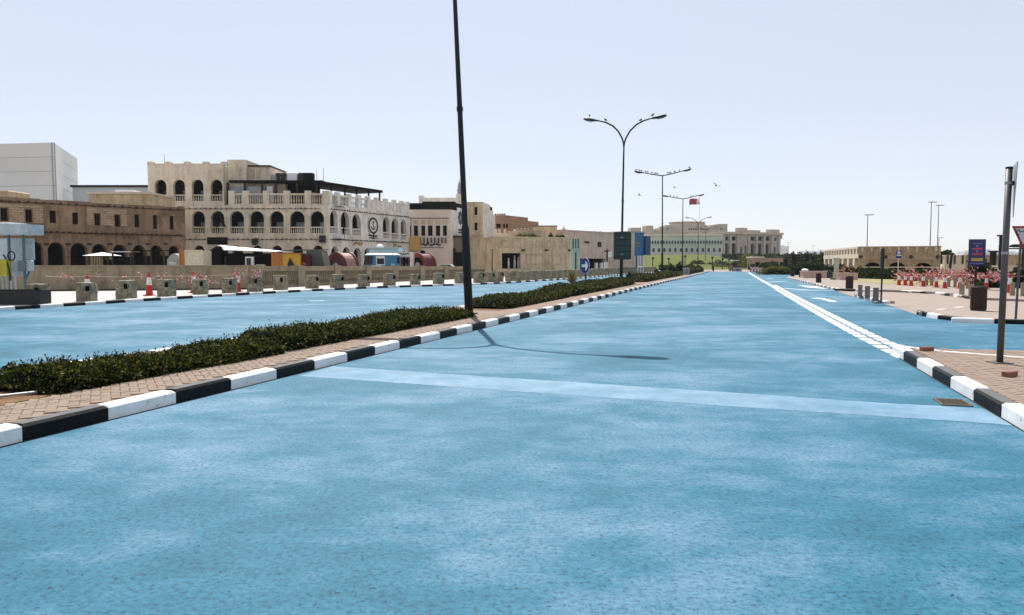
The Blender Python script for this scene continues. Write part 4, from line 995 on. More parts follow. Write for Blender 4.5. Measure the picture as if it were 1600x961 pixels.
for k, c in enumerate((774.5,780.5,789,804)): q = Fc.u(c); MB().bev(max(0.01,q-.18),q+.18,.01,.4,zc1+.001,zc1+.5,.1).build('merlon', M_cream, cw)
MB().box(Fc.u(773.5),Fc.u(778),-.05,-.004,Fc.z(775,396),Fc.z(775,374)).build('niche', M_int, cw)
# ---- sand coloured wall building with panels
F6 = Fac(D(779.5,410,92), D(893,410,96)); yb = thing('panelled_sand_building', 'low sand coloured building with recessed panels and one dark opening', 'building', F6.A, F6.ang)
z6 = F6.z(830,371.5); op = (F6.u(784.3), F6.u(813.5), 0.9, F6.z(800,395.5), 0)
w = MB(); arch_wall(w, 0, F6.L, 0, z6, [op], .4); shell(w, F6.L, 10, 0, z6); w.mi = 1; w.quad((op[0]-.5,2,0),(op[1]+.5,2,0),(op[1]+.5,2,3.3),(op[0]-.5,2,3.3)); w.build('wall', [M_sandp, M_int], yb)
MB().box(-.05,F6.L+.05,-.07,10,z6+.002,z6+.12).build('roof_edge', M_sandp, yb)
def frame_panel(root, F, a, b, t, bt, m, wd=.11, loc=(0,0,0), rz=0, name='panel'):
    q = MB(); ua, ub, za, zb2 = F.u(a), F.u(b), F.z((a+b)/2,bt), F.z((a+b)/2,t)
    for bx in ((ua,ub,za,za+wd),(ua,ub,zb2-wd,zb2),(ua,ua+wd,za+wd,zb2-wd),(ub-wd,ub,za+wd,zb2-wd)): q.box(bx[0],bx[1],-.09,-.003,bx[2],bx[3])
    q.build(name, m, root, loc, rz)
for a, b in ((783.5,800),(802,814),(819.5,832.5),(837.5,849.5),(856,868.5),(874,887.5)): frame_panel(yb, F6, a, b, 375.5, 386.5, M_sandp)
for a, b in ((822,848.5),(856,885)): frame_panel(yb, F6, a, b, 396.5, 413.5, M_sandp)
for c in (816.2,852.6,889.2): u_, z__ = F6.uz(c,391); MB().box(u_-.13,u_+.13,-.55,-.003,z__-.1,z__+.1).build('water_spout', M_wood, yb)
for c, hh in ((794.6,1.3),(804,1.6),(810,1.4)): q = F6.u(c,.9); MB().lathe([(.12,.9),(.14,.9+hh*.6),(.09,.9+hh*.8),(.1,.9+hh)],8,Matrix.Translation((q,.9,0))).build('water_jar', M_creamw, yb)
x0, x1 = D(833,410,112).x, D(870,410,112).x
rb2 = thing('roof_block', 'plain sand coloured block standing above the panelled building', 'building', (x0,112,0))
MB().box(0,x1-x0,0,6,0,D(850,353.7,112).z).build('wall', M_sandp, rb2); MB().box(-.05,x1-x0+.08,-.06,6,D(850,353.7,112).z+.001,D(850,353.7,112).z+.12).build('roof_edge', M_wood, rb2)
q = D(847,370,112); MB().box(q.x-x0-.12,q.x-x0+.12,-.05,-.004,q.z,q.z+.7).build('slit_window', M_dark, rb2)
x0, x1 = D(806,410,118).x, D(834,410,118).x; rb3 = thing('low_parapet_house', 'low sand house with a broken parapet left of the plain roof block', 'building', (x0,118,0)); zz = D(820,360,118).z
MB().box(0,x1-x0,0,6,0,zz).build('wall', M_sandp, rb3)
for k in range(5): MB().bev(k*.55+.1,k*.55+.45,.01,.4,zz+.001,zz+.35,.1).build('merlon', M_sandp, rb3)
for k, (px, py, Y, r_) in enumerate(((822,371,100,1.3),(832,371,99,1.0),(813,371,101,.9))):
    p = D(px,py,Y); bush('roof_plant', ['broad yellow-green shrub on the roof of the panelled building','small yellow-green shrub on the roof beside the plain block','leftmost yellow-green shrub on the roof by the red house'][k], (p.x,Y,6.3 if False else p.z-.25), r_, .6, .65, 700, .16, M_leaf_y, 50+k, 'shrubs on the panelled building roof')
for k, px in enumerate((861,872,879)):
    p = D(px,371,97); bush('roof_plant', ['dark potted shrub on the roof in front of the plain block','dark potted shrub left of the small dome','dark potted shrub under the small dome'][k], (p.x,97.5,p.z-.2), .35, .35, [.75,.5,.55][k], 350, .12, M_leaf_d, 60+k, 'dark potted shrubs on the panelled building roof')
dm = thing('small_dome', 'small white dome with a finial behind the pink building', 'dome', (D(880.5,410,140).x,140,0)); zz = D(880,366,140).z
MB().lathe([(.7,zz-3),(.7,zz),(.66,zz+.35),(.55,zz+.75),(.32,zz+1.12),(.08,zz+1.32),(.03,zz+1.8)], 14).build('dome', M_creamw, dm, smooth=True); MB().box(-1.0,1.0,-.8,.8,0,zz-.5).build('base', M_pinkp, dm)
# ---- mint gate pier
pg_ = D(899.5,410,88); mp_ = thing('mint_gate_pier', 'mint green gate pier with grooved top beside the pink building', 'gate pier', (pg_.x,88,0)); M_mint = mat('mint_plaster', (.31,.40,.33), .85, .1, .6, .2, 20)
zz = D(899,372.5,88).z; zl = D(899,390,88).z
MB().box(-.52,.52,0,1,0,zl).build('shaft', M_mint, mp_); MB().box(-.56,.56,-.05,1.05,zl+.001,zl+.14).build('band', M_mint, mp_); MB().box(-.42,.42,.1,.9,zl+.14,zz-.05).build('core', M_greenb, mp_)
for k in range(4): MB().box(-.52+k*.29,-.52+k*.29+.16,0,1,zl+.141,zz).build('fin', M_mint, mp_)
MB().box(-.08,.08,-.03,-.002,.4,zl-.3).build('groove', M_greenb, mp_)
# ---- pink building with shop
F7 = Fac(D(879,410,98), D(990,410,112)); pb = thing('pink_plaster_building', 'long low pink plaster building with a dark shop front behind the green sign', 'building', F7.A, F7.ang)
z7 = F7.z(930,363.3); ops7 = [(F7.u(906), F7.u(946), 0, F7.z(925,404), 0)]
w = MB(); zm = F7.z(930,396); w2 = [(F7.u(913), F7.u(921), F7.z(917,380.4), F7.z(917,377), 0), (F7.u(933.4), F7.u(940), F7.z(937,386), F7.z(937,378), 0)]
arch_wall(w, 0, F7.L, 0, zm, ops7, .5); arch_wall(w, 0, F7.L, zm, z7, w2, .25); shell(w, F7.L, 9, 0, z7); w.mi = 1; w.quad((ops7[0][0]-1,3,0),(ops7[0][1]+1,3,0),(ops7[0][1]+1,3,3.5),(ops7[0][0]-1,3,3.5)); w.build('wall', [M_pinkp, M_int], pb)
for o_ in w2: window(pb, *o_[:4], .15, M_glassy)
MB().box(-.05,F7.L+.05,-.07,9,z7+.002,z7+.15).build('roof_edge', M_pinkp, pb)
for c in (939,948): u_, z__ = F7.uz(c,362); MB().lathe([(.3,z7),(.28,z7+.15),(.05,z7+.28)],8,Matrix.Translation((u_,1,0))).build('roof_vent', M_shade, pb)
for c in (930,938): q = F7.u(c); MB().box(q-.2,q+.2,-.3,-.0,.6,1.6).build('shop_box', M_whitep, pb)
lp_ = D(948.5,410,95); ul = thing('utility_post', 'dark utility post with small boxes in front of the pink building', 'post', (lp_.x,95,0)); zz = D(948,389,95).z
MB().tube([(0,0,0),(0,0,zz)], .1, 7).build('post', M_pole, ul); MB().box(-.4,.4,-.06,.06,zz-.35,zz-.2).build('crossarm', M_pole, ul); MB().box(.14,.6,-.2,.1,zz-1.0,zz-.3).build('meter_box', M_creamw, ul); MB().box(-.4,.1,-.25,-.1,.7,1.7).build('lower_box', M_creamw, ul)
# ---- blue glazed building
F8 = Fac(D(985,410,112), D(1006,410,114)); gb = thing('blue_glazed_building', 'small building with bright blue glazed front on slim white columns', 'building', F8.A, F8.ang)
M_blueg = plain('blue_cladding', (.03,.13,.25), .4, .3); M_blued = plain('deep_blue_cladding', (.012,.06,.14), .4, .3)
za, zb_ = F8.z(995,399.5), F8.z(995,363.5); u0 = F8.u(991)
MB().box(0,u0,0,5,0,zb_).build('white_pier', M_creamw, gb); MB().box(u0,F8.L,0.02,5,za,zb_).build('blue_front', M_blueg, gb); MB().box(-.1,F8.L+.2,-.1,5.2,zb_+.001,zb_+.2).build('roof_edge', M_grey, gb)
for k in range(3): window(gb, u0+.12+k*.4, u0+.44+k*.4, F8.z(995,386), F8.z(995,379), .01, M_glassy, M_grey)
MB().box(F8.L,F8.L+1.15,-.3,4,za+.1,zb_-.45).build('side_box', M_blued, gb)
for k in range(5): q = .15+k*.62; MB().tube([(q,-.2,0),(q,-.2,za)], .09, 8).build('column', M_whitep, gb)
MB().box(0,F8.L,1.2,1.4,0,za).build('back_wall', M_greenb, gb)

# ================================================================== LEFT ROADSIDE: WALL, BLOCKS, CONES, TAPE, STALLS
PZ = .11
M_wallp = mat('beige_wall_plaster', (.30,.25,.165), .92, .14, .5, .3, 18, .02, .15, stain=(.22,.19,.125), sscale=.5, sthr=(.45,.75), drip=.5)
bw = thing('boundary_wall', 'long beige boundary wall, plain at left, with balustrade panels further right', 'wall', (wallA[1][0], wallA[1][1], 0)); W0 = Vector((wallA[1][0], wallA[1][1], 0))
def seg(p, q, h0, h1, th=.28, z0=.0, out=0.0):
    a, b = Vector(p), Vector(q); t = (b-a).normalized(); n_ = Vector((-t.y, t.x)); m = MB()
    c = [a-n_*out, b-n_*out, b+n_*(th+out), a+n_*(th+out)]
    m.hexa([(v.x-W0.x, v.y-W0.y, z0) for v in c] + [(c[0].x-W0.x,c[0].y-W0.y,h0),(c[1].x-W0.x,c[1].y-W0.y,h1),(c[2].x-W0.x,c[2].y-W0.y,h1),(c[3].x-W0.x,c[3].y-W0.y,h0)]); return m
for a, b in zip(wallA, wallA[1:]):
    seg(a, b, 1.42, 1.42).build('plain_wall', M_wallp, bw); seg(a, b, 1.49, 1.49, z0=1.422, out=.05).build('coping', M_wallp, bw); seg(a, b, .17, .17, z0=0, out=.06).build('plinth', M_shade, bw)
kk = resample([(-14.9,45.1)] + wallB[1:], 4.3, 0)
hts = lambda y: 1.44 - (y-45)*.0055
for i, ((p, a), (q, b)) in enumerate(zip(kk, kk[1:])):
    d = (q-p).normalized(); pe = .36; L = (q-p).length; hA, hB = hts(p.y), hts(q.y)
    rt = Matrix.Translation((p.x-W0.x, p.y-W0.y, 0)) @ Matrix.Rotation(math.atan2(d.y,d.x),4,'Z')
    MB().box(-pe,pe,-.1,.42,0,hA+.05,rt).build('pier', M_wallp, bw)
    MB().box(pe,L-pe,0,.26,0,.30,rt).build('panel_base', M_wallp, bw); MB().box(pe,L-pe,-.02,.28,hB-.30,hB,rt).build('coping', M_wallp, bw); MB().box(pe,L-pe,.13,.2,.3,hB-.3,rt).build('panel_back', M_wallp, bw)
    bl_ = MB(); n_ = int((L-2*pe)/.2)
    for k in range(n_):
        c = pe+(L-2*pe)*(k+.5)/n_; hh = hB-.6; bl_.lathe([(.045,0),(.03,hh*.1),(.07,hh*.35),(.03,hh*.75),(.05,hh)], 6, rt @ Matrix.Translation((c,.07,.30)), False)
    bl_.build('balusters', M_wallp, bw)

# ---- rough stone blocks along the far kerb
def rough_block(w, d, h, seed):
    rng = np.random.default_rng(seed); mb = MB(); n = 5
    def face(o, u, v):
        k = len(mb.v)
        for i in range(n+1):
            for j in range(n+1):
                p = Vector(o)+Vector(u)*(i/n)+Vector(v)*(j/n); mb.v.append(p)
        for i in range(n):
            for j in range(n): mb.f.append((k+i*(n+1)+j, k+(i+1)*(n+1)+j, k+(i+1)*(n+1)+j+1, k+i*(n+1)+j+1)); mb.m.append(0)
    x, y = w/2, d/2
    face((-x,-y,0),(w,0,0),(0,0,h)); face((x,-y,0),(0,d,0),(0,0,h)); face((x,y,0),(-w,0,0),(0,0,h)); face((-x,y,0),(0,-d,0),(0,0,h)); face((-x,-y,h),(w,0,0),(0,d,0))
    out = []
    for p in mb.v:
        q = Vector(p); c = Vector((0,0,h*.5)); r = q-c
        corner = (abs(q.x)/x)**6 + (abs(q.y)/y)**6 + (abs(q.z-h*.5)/(h*.5))**6
        f = 1 - .05*max(0,corner-1)/2 + .025*math.sin(q.x*13+seed)*math.sin(q.z*11+q.y*9+seed*3) + .012*math.sin(q.z*29+q.x*17+seed*7)
        out.append((r.x*f, r.y*f, max(0,c.z + r.z*(f if q.z > .1 else 1))))
    mb.v = out; return mb.mesh('stone', M_stone)
BLK = [rough_block(.66,.6,.82,s) for s in range(4)]
SOCK = MB().box(.12,.27,-.335,-.28,.46,.68).mesh('socket', M_dark)
blocks = [(53,475.5),(129.5,471.3),(196.5,467.6),(256,463.8),(309.5,460.2),(359,458.2),(399.5,457.3),(436,453),(485.6,450.6),(527,450.2),(568,450.5),(609,448.7),(649,447),(685,446.4),(719,446.6),(748,444.8),(764.5,443.2),(778.5,442)]
pos = []; dense = [q[0] for q in resample(offset(far_l_s, .72), .1)]
for px, py in blocks:
    g = G(px, py, PZ); p = Vector((g.x, g.y+.3))
    best = min(dense, key=lambda c: abs(800+FPX*c.x/c.y-px))            # keep every block on the pavement, behind the kerb stones
    if best.y > p.y: p = best
    pos.append((p.x, p.y))
fo = offset(far_l_s, .72); last = pos[-1]
for p, a in resample([q for q in fo if q[1] > last[1]+.2], 1.75, 1.2):
    if p.y < 140: pos.append((p.x, p.y))
pos = pos[:58]
for i, (x, y) in enumerate(pos):
    j = min(range(len(far_l_s)-1), key=lambda k: (far_l_s[k][0]-x)**2+(far_l_s[k][1]-y)**2); t = Vector(far_l_s[j+1])-Vector(far_l_s[j]); a = math.atan2(t.y,t.x)
    o = obj('stone_block', BLK[i % 4], None, (x, y, PZ), a*.75 + random.uniform(-.12,.12) if i > 7 else random.uniform(-.25,.1)); s_ = random.uniform(.93,1.05); o.scale = (s_*.95, s_, s_*(.96 if i < 14 else 1.0))
    tag(o, f'rough stone block on the far left pavement, {ORD[i]} from the left', 'stone block', 'stone blocks along the far left kerb')
    if i < 18: obj('socket', SOCK, o)

# ---- traffic cones
M_conew = plain('cone_white_sleeve', (.66,.66,.66), .5)
def cone(label, loc, h=1.0, group='traffic cones', rz=0):
    r = thing('traffic_cone', label, 'traffic cone', loc, rz, group)
    MB().bev(-.2*h,.2*h,-.2*h,.2*h,0,.045*h,.012).build('base', M_red, r)
    c = MB(); c.lathe([(.155*h,.045*h),(.128*h,.30*h),(.112*h,.48*h)], 14, None, False); c.build('body', M_red, r); MB().lathe([(.085*h,.80*h),(.055*h,.965*h),(.04*h,h)], 14).build('tip', M_red, r)
    MB().lathe([(.1135*h,.47*h),(.0845*h,.81*h)], 14, None, False).build('sleeve', M_conew, r); return r
for px, py, lab in ((137,467.4,'red and white traffic cone half hidden behind the second stone block'),(233.5,462.0,'red and white traffic cone standing free between the third and fourth stone blocks'),(303,457.5,'red and white cone behind the fifth stone block, tape on top'),(372,456.0,'red cone wrapped in tape just right of the sixth stone block'),(404,455.2,'red and white cone behind the seventh stone block')):
    g = G(px,py,PZ); cone(lab, (g.x,g.y,PZ), 1.05, 'traffic cones on the left pavement')
# ---- fluttering barrier tape
M_tapew = plain('tape_white', (.60,.47,.43), .5); M_taper = plain('tape_red', (.46,.07,.06), .5)
def flutter(mb, p, rnd, n=4, L=.22, wd=.07):
    p = Vector(p); d = Vector((rnd.uniform(-1,1), rnd.uniform(-.5,.5), rnd.uniform(-.5,.5))).normalized(); s = Vector((rnd.uniform(-.4,.4), rnd.uniform(-.4,.4), 1)).normalized()*wd
    mi = rnd.randint(0,1)
    for k in range(n):
        d2 = (d + Vector((rnd.uniform(-.8,.8), rnd.uniform(-.8,.8), rnd.uniform(-.8,.8)))).normalized(); q = p + d2*L/n*2
        s2 = (s.normalized()+Vector((rnd.uniform(-.5,.5),)*3)).normalized()*wd
        mb.mi = (mi + k) % 2; mb.quad(p-s*.5, q-s2*.5, q+s2*.5, p+s*.5); p, s, d = q, s2, d2
    mb.mi = 0
def tape(label, pts, clusters, seed, sag=.05, L=.22, wd=.07):
    r = thing('barrier_tape', label, 'barrier tape', pts[0]); o0 = Vector(pts[0]); rnd = random.Random(seed)
    rp_ = MB()
    for a, b in zip(pts, pts[1:]):
        a, b = Vector(a)-o0, Vector(b)-o0; q = [a.lerp(b,k/8) - Vector((0,0,sag*4*(k/8)*(1-k/8))) for k in range(9)]; rp_.tube(q, .004, 4, False)
    rp_.build('cord', M_tapew, r); fl_ = MB()
    for (x, y, z, n, sp) in clusters:
        for k in range(n): flutter(fl_, (x-o0.x+rnd.uniform(-sp,sp), y-o0.y+rnd.uniform(-.2,.2), z-o0.z+rnd.uniform(-.12,.12)), rnd, 4, L, wd)
    fl_.build('streamers', [M_tapew, M_taper], r)['kind'] = 'stuff'; return r
tp = [D(70,431,31), D(137,431,32), D(233,431,36), D(303,430,38.5)]
cl = [(*D(px,433,Y), n, .18) for px, Y, n in ((98,31.5,2),(106,31.7,3),(116,32,1),(152,33,2),(175,34,1),(196,34.5,1),(216,35,2),(224,35.3,2),(243,36,2),(253,36.5,2),(261,37,2),(279,37.5,2),(289,38,2))]
tape('red and white barrier tape fluttering along the beige wall, left stretch', tp, cl, 1, .05, .16, .05)
tp = [D(303,430,38.5), D(372,428,40), D(404,427,40.4)]
cl = [(*D(px,py,Y), n, .16) for px, py, Y, n in ((306,434,37.5,9),(312,437,37.3,8),(318,438,37.3,7),(332,441,39,7),(367,428,39.5,9),(371,434,39.5,8),(383,427,40,3),(399,428,40.3,9),(402,432,40.2,6))]
tape('red and white barrier tape tangled around the cones, right stretch', tp, cl, 2, .05, .18, .06)

# ---- solar-powered equipment unit and black box at the left edge
su = thing('solar_lighting_unit', 'grey solar equipment stand with canopy panel and yellow box, far left edge', 'equipment stand', (D(24,410,29.5).x,29.5,PZ)); ox = D(24,410,29.5).x
X = lambda px: D(px,410,29.5).x-ox
Zz = lambda py: D(24,py,29.5).z-PZ
M_pale = mat('weathered_pale_metal', (.40,.46,.47), .6, .25, 3, .1, 20); M_teal2 = plain('grey_teal_metal', (.10,.15,.16), .5)
MB().box(X(-30),X(58),-.5,.5,Zz(367),Zz(351)).build('canopy_panel', M_pale, su); MB().box(X(-30),X(28),-.52,.6,Zz(350.9),Zz(348)).build('panel_edge', M_whitep, su)
for c in (15,38): MB().tube([(X(c),0,0),(X(c),0,Zz(352))], .055, 9).build('post', M_teal2, su)
MB().tube([(X(38),.0,Zz(440)),(X(43),.1,Zz(424))], .05, 7).build('brace', M_teal2, su); MB().tube([(X(0),-.3,Zz(366)),(X(15),0,Zz(354))], .03, 6).build('brace', M_teal2, su)
MB().box(X(-30),X(33),.3,.36,Zz(432),Zz(372)).build('screen', mat('pale_blue_screen', (.50,.58,.62), .5, .25, 2.5), su); MB().box(X(34),X(46),.3,.36,Zz(406),Zz(372)).build('screen', M_pale, su)
MB().bev(X(7.5),X(19.5),-.35,-.1,Zz(431),Zz(405.5),.03).build('yellow_box', plain('safety_yellow', (.42,.38,.02), .5), su); MB().box(X(-12),X(8),-.4,-.12,Zz(430),Zz(412)).build('white_box', M_pale, su)
MB().bev(X(35),X(47),-.3,-.05,Zz(424),Zz(407),.03).build('grey_box', M_teal2, su); MB().bev(X(47.2),X(54.5),-.25,-.05,Zz(423),Zz(406.5),.03).build('white_box', M_pale, su)
ring = MB()
for kx in (26,): 
    pts = [(X(kx)+.135*math.cos(2*math.pi*k/18), -.3, Zz(400)+.17*math.sin(2*math.pi*k/18)) for k in range(19)]; ring.tube(pts, .028, 6, False)
ring.tube([(X(13),-.28,Zz(398)),(X(17),-.3,Zz(403)),(X(22),-.3,Zz(420)),(X(21),-.2,Zz(438))], .03, 6); ring.build('hose', M_black_plain, su)
for c in (4,11,17,24): MB().tube([(X(c),0,0),(X(c+1),-.1,Zz(430))], .035, 6).build('leg', M_pale, su)
g = G(30,476.5,PZ); bb = thing('black_trough', 'long low black trough box on the pavement at the far left', 'trough', (g.x,g.y,PZ))
t_ = MB(); wd = D(60,410,g.y).x-g.x; t_.box(-wd,wd,0,.06,0,.53); t_.box(-wd,wd,.64,.7,0,.53); t_.box(-wd,-wd+.06,.06,.64,0,.53); t_.box(wd-.06,wd,.06,.64,0,.53); t_.build('box', M_black_plain, bb); MB().box(-wd+.06,wd-.06,.06,.64,.0,.38).build('filling', M_soil, bb); MB().box(-wd-.02,wd+.02,-.02,.08,.53,.56).build('rim', M_shade, bb)

# ---- stalls and shop furniture behind the wall
def at(px, Y): return D(px,410,Y).x
def zz_(py, Y): return D(800,py,Y).z
M_orange = plain('orange_panel', (.42,.15,.03), .6); M_yellow = plain('yellow_panel', (.62,.36,.04), .6); M_dred = plain('dark_red', (.085,.007,.007), .5); M_creamp = plain('cream_board', (.62,.58,.44), .7)
# white-roofed stall
Y = 54; x0, xm, x1 = at(316,Y), at(353,Y), at(433,Y); zt_ = zz_(383.2,Y)
stl = thing('vaulted_stall', 'dark market stall with a curved bright white roof behind the wall', 'market stall', (x0,Y,0))
L = x1-x0; prof = [(0,zt_-.36),(.5,zt_-.20),(1.2,zt_-.06),(2.0,zt_),(2.8,zt_-.1)]
rf = MB()
for a, b in zip(prof, prof[1:]):
    y0_, y1_ = a[0], b[0]; rf.hexa([(1.6-.57*y0_,y0_-.2,a[1]),(L,y0_-.2,zt_-.44+(a[1]-zt_)*.15),(L,y1_-.2,zt_-.44+(b[1]-zt_)*.15),(1.6-.57*y1_,y1_-.2,b[1]),(1.6-.57*y0_,y0_-.2,a[1]+.06),(L,y0_-.2,zt_-.38+(a[1]-zt_)*.15),(L,y1_-.2,zt_-.38+(b[1]-zt_)*.15),(1.6-.57*y1_,y1_-.2,b[1]+.06)])
rf.build('roof', M_whitep, stl)
MB().box(1.2,L-.2,.3,2.6,0,zt_-.55).build('body', M_shade, stl); MB().prism([(0.02,0),(1.5,0),(1.6,zt_-.36),(1.3,zt_-.10),(.9,zt_-.06),(.4,zt_-.35),(.1,zt_-.8)], -.6, -.3, UPR).build('arched_end', M_shade, stl)
for c in (320,353,392,430): q = at(c,Y)-x0; MB().box(q-.05,q+.05,-.15,-.05,0,zt_-.8 if c > 330 else zt_-1.0).build('post', M_wood, stl)
q = at(391.5,Y)-x0; MB().box(q-.28,q+.28,-.25,-.0,1.3,2.05).build('white_unit', M_whitep, stl); MB().box(q-.2,q+.12,-.27,-.252,1.45,1.95).build('unit_fan', M_greenb, stl)
MB().box(at(402,Y)-x0,at(415,Y)-x0,-.3,0,1.35,1.5).build('counter_box', M_creamp, stl)
def board(name, label, a, b, top, Y, m, th=1.6, cat='panel', grp=None):
    r = thing(name, label, cat, (at(a,Y),Y,0), 0, grp); w_ = at(b,Y)-at(a,Y); z_ = zz_(top,Y)
    MB().box(0.04,w_-.04,.04,th,0,z_-.05).build('box', m, r); 
    f = MB(); f.box(0,.07,0,.07,0,z_); f.box(w_-.07,w_,0,.07,0,z_); f.box(.07,w_-.07,0,.06,z_-.07,z_); f.build('frame', m, r); return r, w_, z_
board('orange_kiosk', 'narrow orange kiosk panel behind the wall beside the cream board', 280,288.5,390.5,52,M_orange)
board('cream_kiosk', 'plain cream board kiosk left of the white-roofed stall', 288.7,317,390.5,51.5,M_creamp)
r, w_, z_ = board('orange_yellow_kiosk', 'orange and yellow box kiosk right of the white-roofed stall', 424,468.5,397,51,M_yellow,1.2); 
MB().box(0,w_*.37,-.02,-.004,0,z_-.02).build('orange_side', M_orange, r); MB().box(0.0,w_,-.05,1.25,z_+.002,z_+.08).build('top', M_orange, r)
pm = MB(); c = w_*.68; pm.prism([(c-.22,1.3),(c+.28,1.3),(c+.2,1.55),(c+.02,1.85),(c-.05,2.0),(c-.12,1.75),(c-.2,1.6)], .021, .024, UPR); pm.build('printed_mark', M_black_plain, r)
r, w_, z_ = board('red_kiosk', 'dark red panel kiosk between yellow kiosk and grey canvas', 468.8,481,397,51.5,M_dred,1.2)
tx = MB(); scribble(tx, .12, w_-.1, 1.55, .2, 61, -.004, .05); tx.build('printed_letters', M_orange, r)
Y = 53; cv = thing('canvas_awning', 'grey-green canvas awning sloping over a dark stall', 'awning', (at(443,Y),Y,0)); o_ = at(443,Y); q0, q1, q2 = at(480,Y)-o_, at(503,Y)-o_, at(511,Y)-o_; zt_ = zz_(389.5,Y)
M_canvas = mat('grey_canvas', (.10,.105,.085), .9, .15, 2)
c = MB(); c.hexa([(0,-.2,zt_-.12),(q1,-.2,zt_-.05),(q1,2,zt_+.0),(0,2,zt_-.1),(0,-.2,zt_-.06),(q1,-.2,zt_+.01),(q1,2,zt_+.06),(0,2,zt_-.04)]); c.hexa([(q0+.3,-.25,0),(q2+.2,-.25,0),(q2+.2,1.5,0),(q0+.3,1.5,0),(q0,-.22,zt_-.07),(q1,-.22,zt_-.06),(q1,1.5,zt_-.06),(q0,1.5,zt_-.07)]); c.build('canvas', M_canvas, cv); MB().box(.2,q0,.3,1.8,0,zt_-.3).build('stall_body', M_shade, cv)
# drums
def drum(label, px, Y, rad, ln, yaw, ring_m, body_m, face_m):
    r = thing('drum_kiosk', label, 'kiosk', (at(px,Y),Y,0), yaw); M = Matrix.Translation((0,0,rad)) @ Matrix.Rotation(R(-90),4,'X')
    MB().lathe([(rad*.96,.12),(rad*.96,ln)], 28, M).build('barrel', body_m, r); b = MB()
    for y in (0, ln*.94): b.lathe([(rad*1.0,y),(rad*1.03,y+.02),(rad*1.03,y+.16),(rad*1.0,y+.18)], 28, M, False); b.lathe([(rad*.99,y+.17),(rad*.72,y+.12),(rad*.70,y+.02),(rad*1.0,y+.0)], 28, M, False)
    b.build('hoop', ring_m, r); MB().lathe([(rad*.74,.09),(rad*.74,.11)], 24, M).build('front', face_m, r)
    MB().lathe([(rad*.33,.04),(rad*.28,.1)], 16, M).build('porthole', M_grey, r); return r
M_printed = mat('printed_barrel', (.30,.17,.13), .6, .3, 1.6, .1, 20, stain=(.55,.42,.25), sscale=1.8)
drum('dark red barrel-shaped kiosk with a round front left of the blue van', 524,60,1.22,1.25,R(-40),M_dred,M_printed,plain('maroon_black',(.045,.006,.006),.5))
drum('orange-hooped barrel-shaped kiosk right of the pale blue booth', 652,75,1.27,1.3,R(-46),plain('orange_red',(.20,.028,.012),.5),M_dred,M_shade)
# ---- blue van
Y = 66; vn = thing('blue_van', 'vintage blue van with white roof and white front parked behind the wall', 'van', (at(581,Y),Y,0), R(38))
M_vanb = plain('van_blue', (.03,.16,.30), .35, .5); M_vanw = plain('van_white', (.62,.63,.60), .4, .5)
# local: x along the side to the right, y away; the front of the van is the left end
def taper(x0,x1,y0,y1,z0,z1,dx0=0,dx1=0,dy=0): 
    m_ = MB(); m_.hexa([(x0,y0,z0),(x1,y0,z0),(x1,y1,z0),(x0,y1,z0),(x0+dx0,y0+dy,z1),(x1-dx1,y0+dy,z1),(x1-dx1,y1-dy,z1),(x0+dx0,y1-dy,z1)]); return m_
taper(.9,2.85,0,1.7,.45,1.5).build('body', M_vanb, vn); taper(1.35,2.85,0,1.7,1.5,2.3,.0,.05,.08).build('upper_body', M_vanb, vn)
taper(0,.9,0,1.7,.45,1.38,.05,0,0).build('nose', M_vanw, vn); taper(.05,1.35,0,1.7,1.38,2.3,.18,0,.08).build('cab', M_vanb, vn); dr_ = MB(); dr_.hexa([(.42,-.008,1.40),(1.28,-.008,1.40),(1.28,.1,1.40),(.42,.1,1.40),(.42,.062,2.22),(1.28,.062,2.22),(1.28,.15,2.22),(.42,.15,2.22)]); dr_.build('door', M_vanw, vn); taper(.15,2.85,.02,1.68,2.3,2.46,.25,.25,.25).build('roof', M_whitep, vn)
w = MB(); w.hexa([(.02,.12,1.5),(.045,.12,1.5),(.045,1.58,1.5),(.02,1.58,1.5),(.155,.18,2.2),(.18,.18,2.2),(.18,1.52,2.2),(.155,1.52,2.2)]); w.build('windscreen', M_glassy, vn)
w = MB(); w.hexa([(.5,-.012,1.5),(1.2,-.012,1.5),(1.2,.1,1.5),(.5,.1,1.5),(.5,.06,2.15),(1.2,.06,2.15),(1.2,.15,2.15),(.5,.15,2.15)]); w.build('door_window', M_glassy, vn)
w = MB(); w.hexa([(2.45,-.012,1.55),(2.75,-.012,1.55),(2.75,.1,1.55),(2.45,.1,1.55),(2.45,.06,2.1),(2.75,.06,2.1),(2.75,.15,2.1),(2.45,.15,2.1)]); w.build('rear_window', M_glassy, vn)
pt = MB(); rnd = random.Random(9)
for k in range(12): a, b = rnd.uniform(1.75,2.35), rnd.uniform(1.0,1.45); pt.box(a,a+rnd.uniform(.04,.14),-.012,-.003,b,b+rnd.uniform(.05,.2))
pt.build('side_print', M_whitep, vn); MB().box(-.08,.02,-.02,1.72,.45,.65).build('bumper', M_grey, vn); MB().box(-.01,.03,.25,1.45,1.32,1.44).build('grille', M_greenb, vn)
for sx in (.6,2.25):
    for sy in (.0,1.52): 
        ty = MB(); ty.lathe([(.34,0),(.36,.03),(.36,.17),(.34,.2)], 18, Matrix.Translation((sx,sy,.36)) @ Matrix.Rotation(R(-90),4,'X')); wh = ty.build('wheel', M_black_plain, vn); MB().lathe([(.19,-.012),(.19,.21)],12,Matrix.Translation((sx,sy,.36)) @ Matrix.Rotation(R(-90),4,'X')).build('rim', M_grey, wh)
for sy in (.3,1.4): MB().lathe([(.12,0),(.11,.05)],12,Matrix.Translation((-.03,sy,1.0)) @ Matrix.Rotation(R(-90),4,'Y')).build('headlight', M_lens, vn)
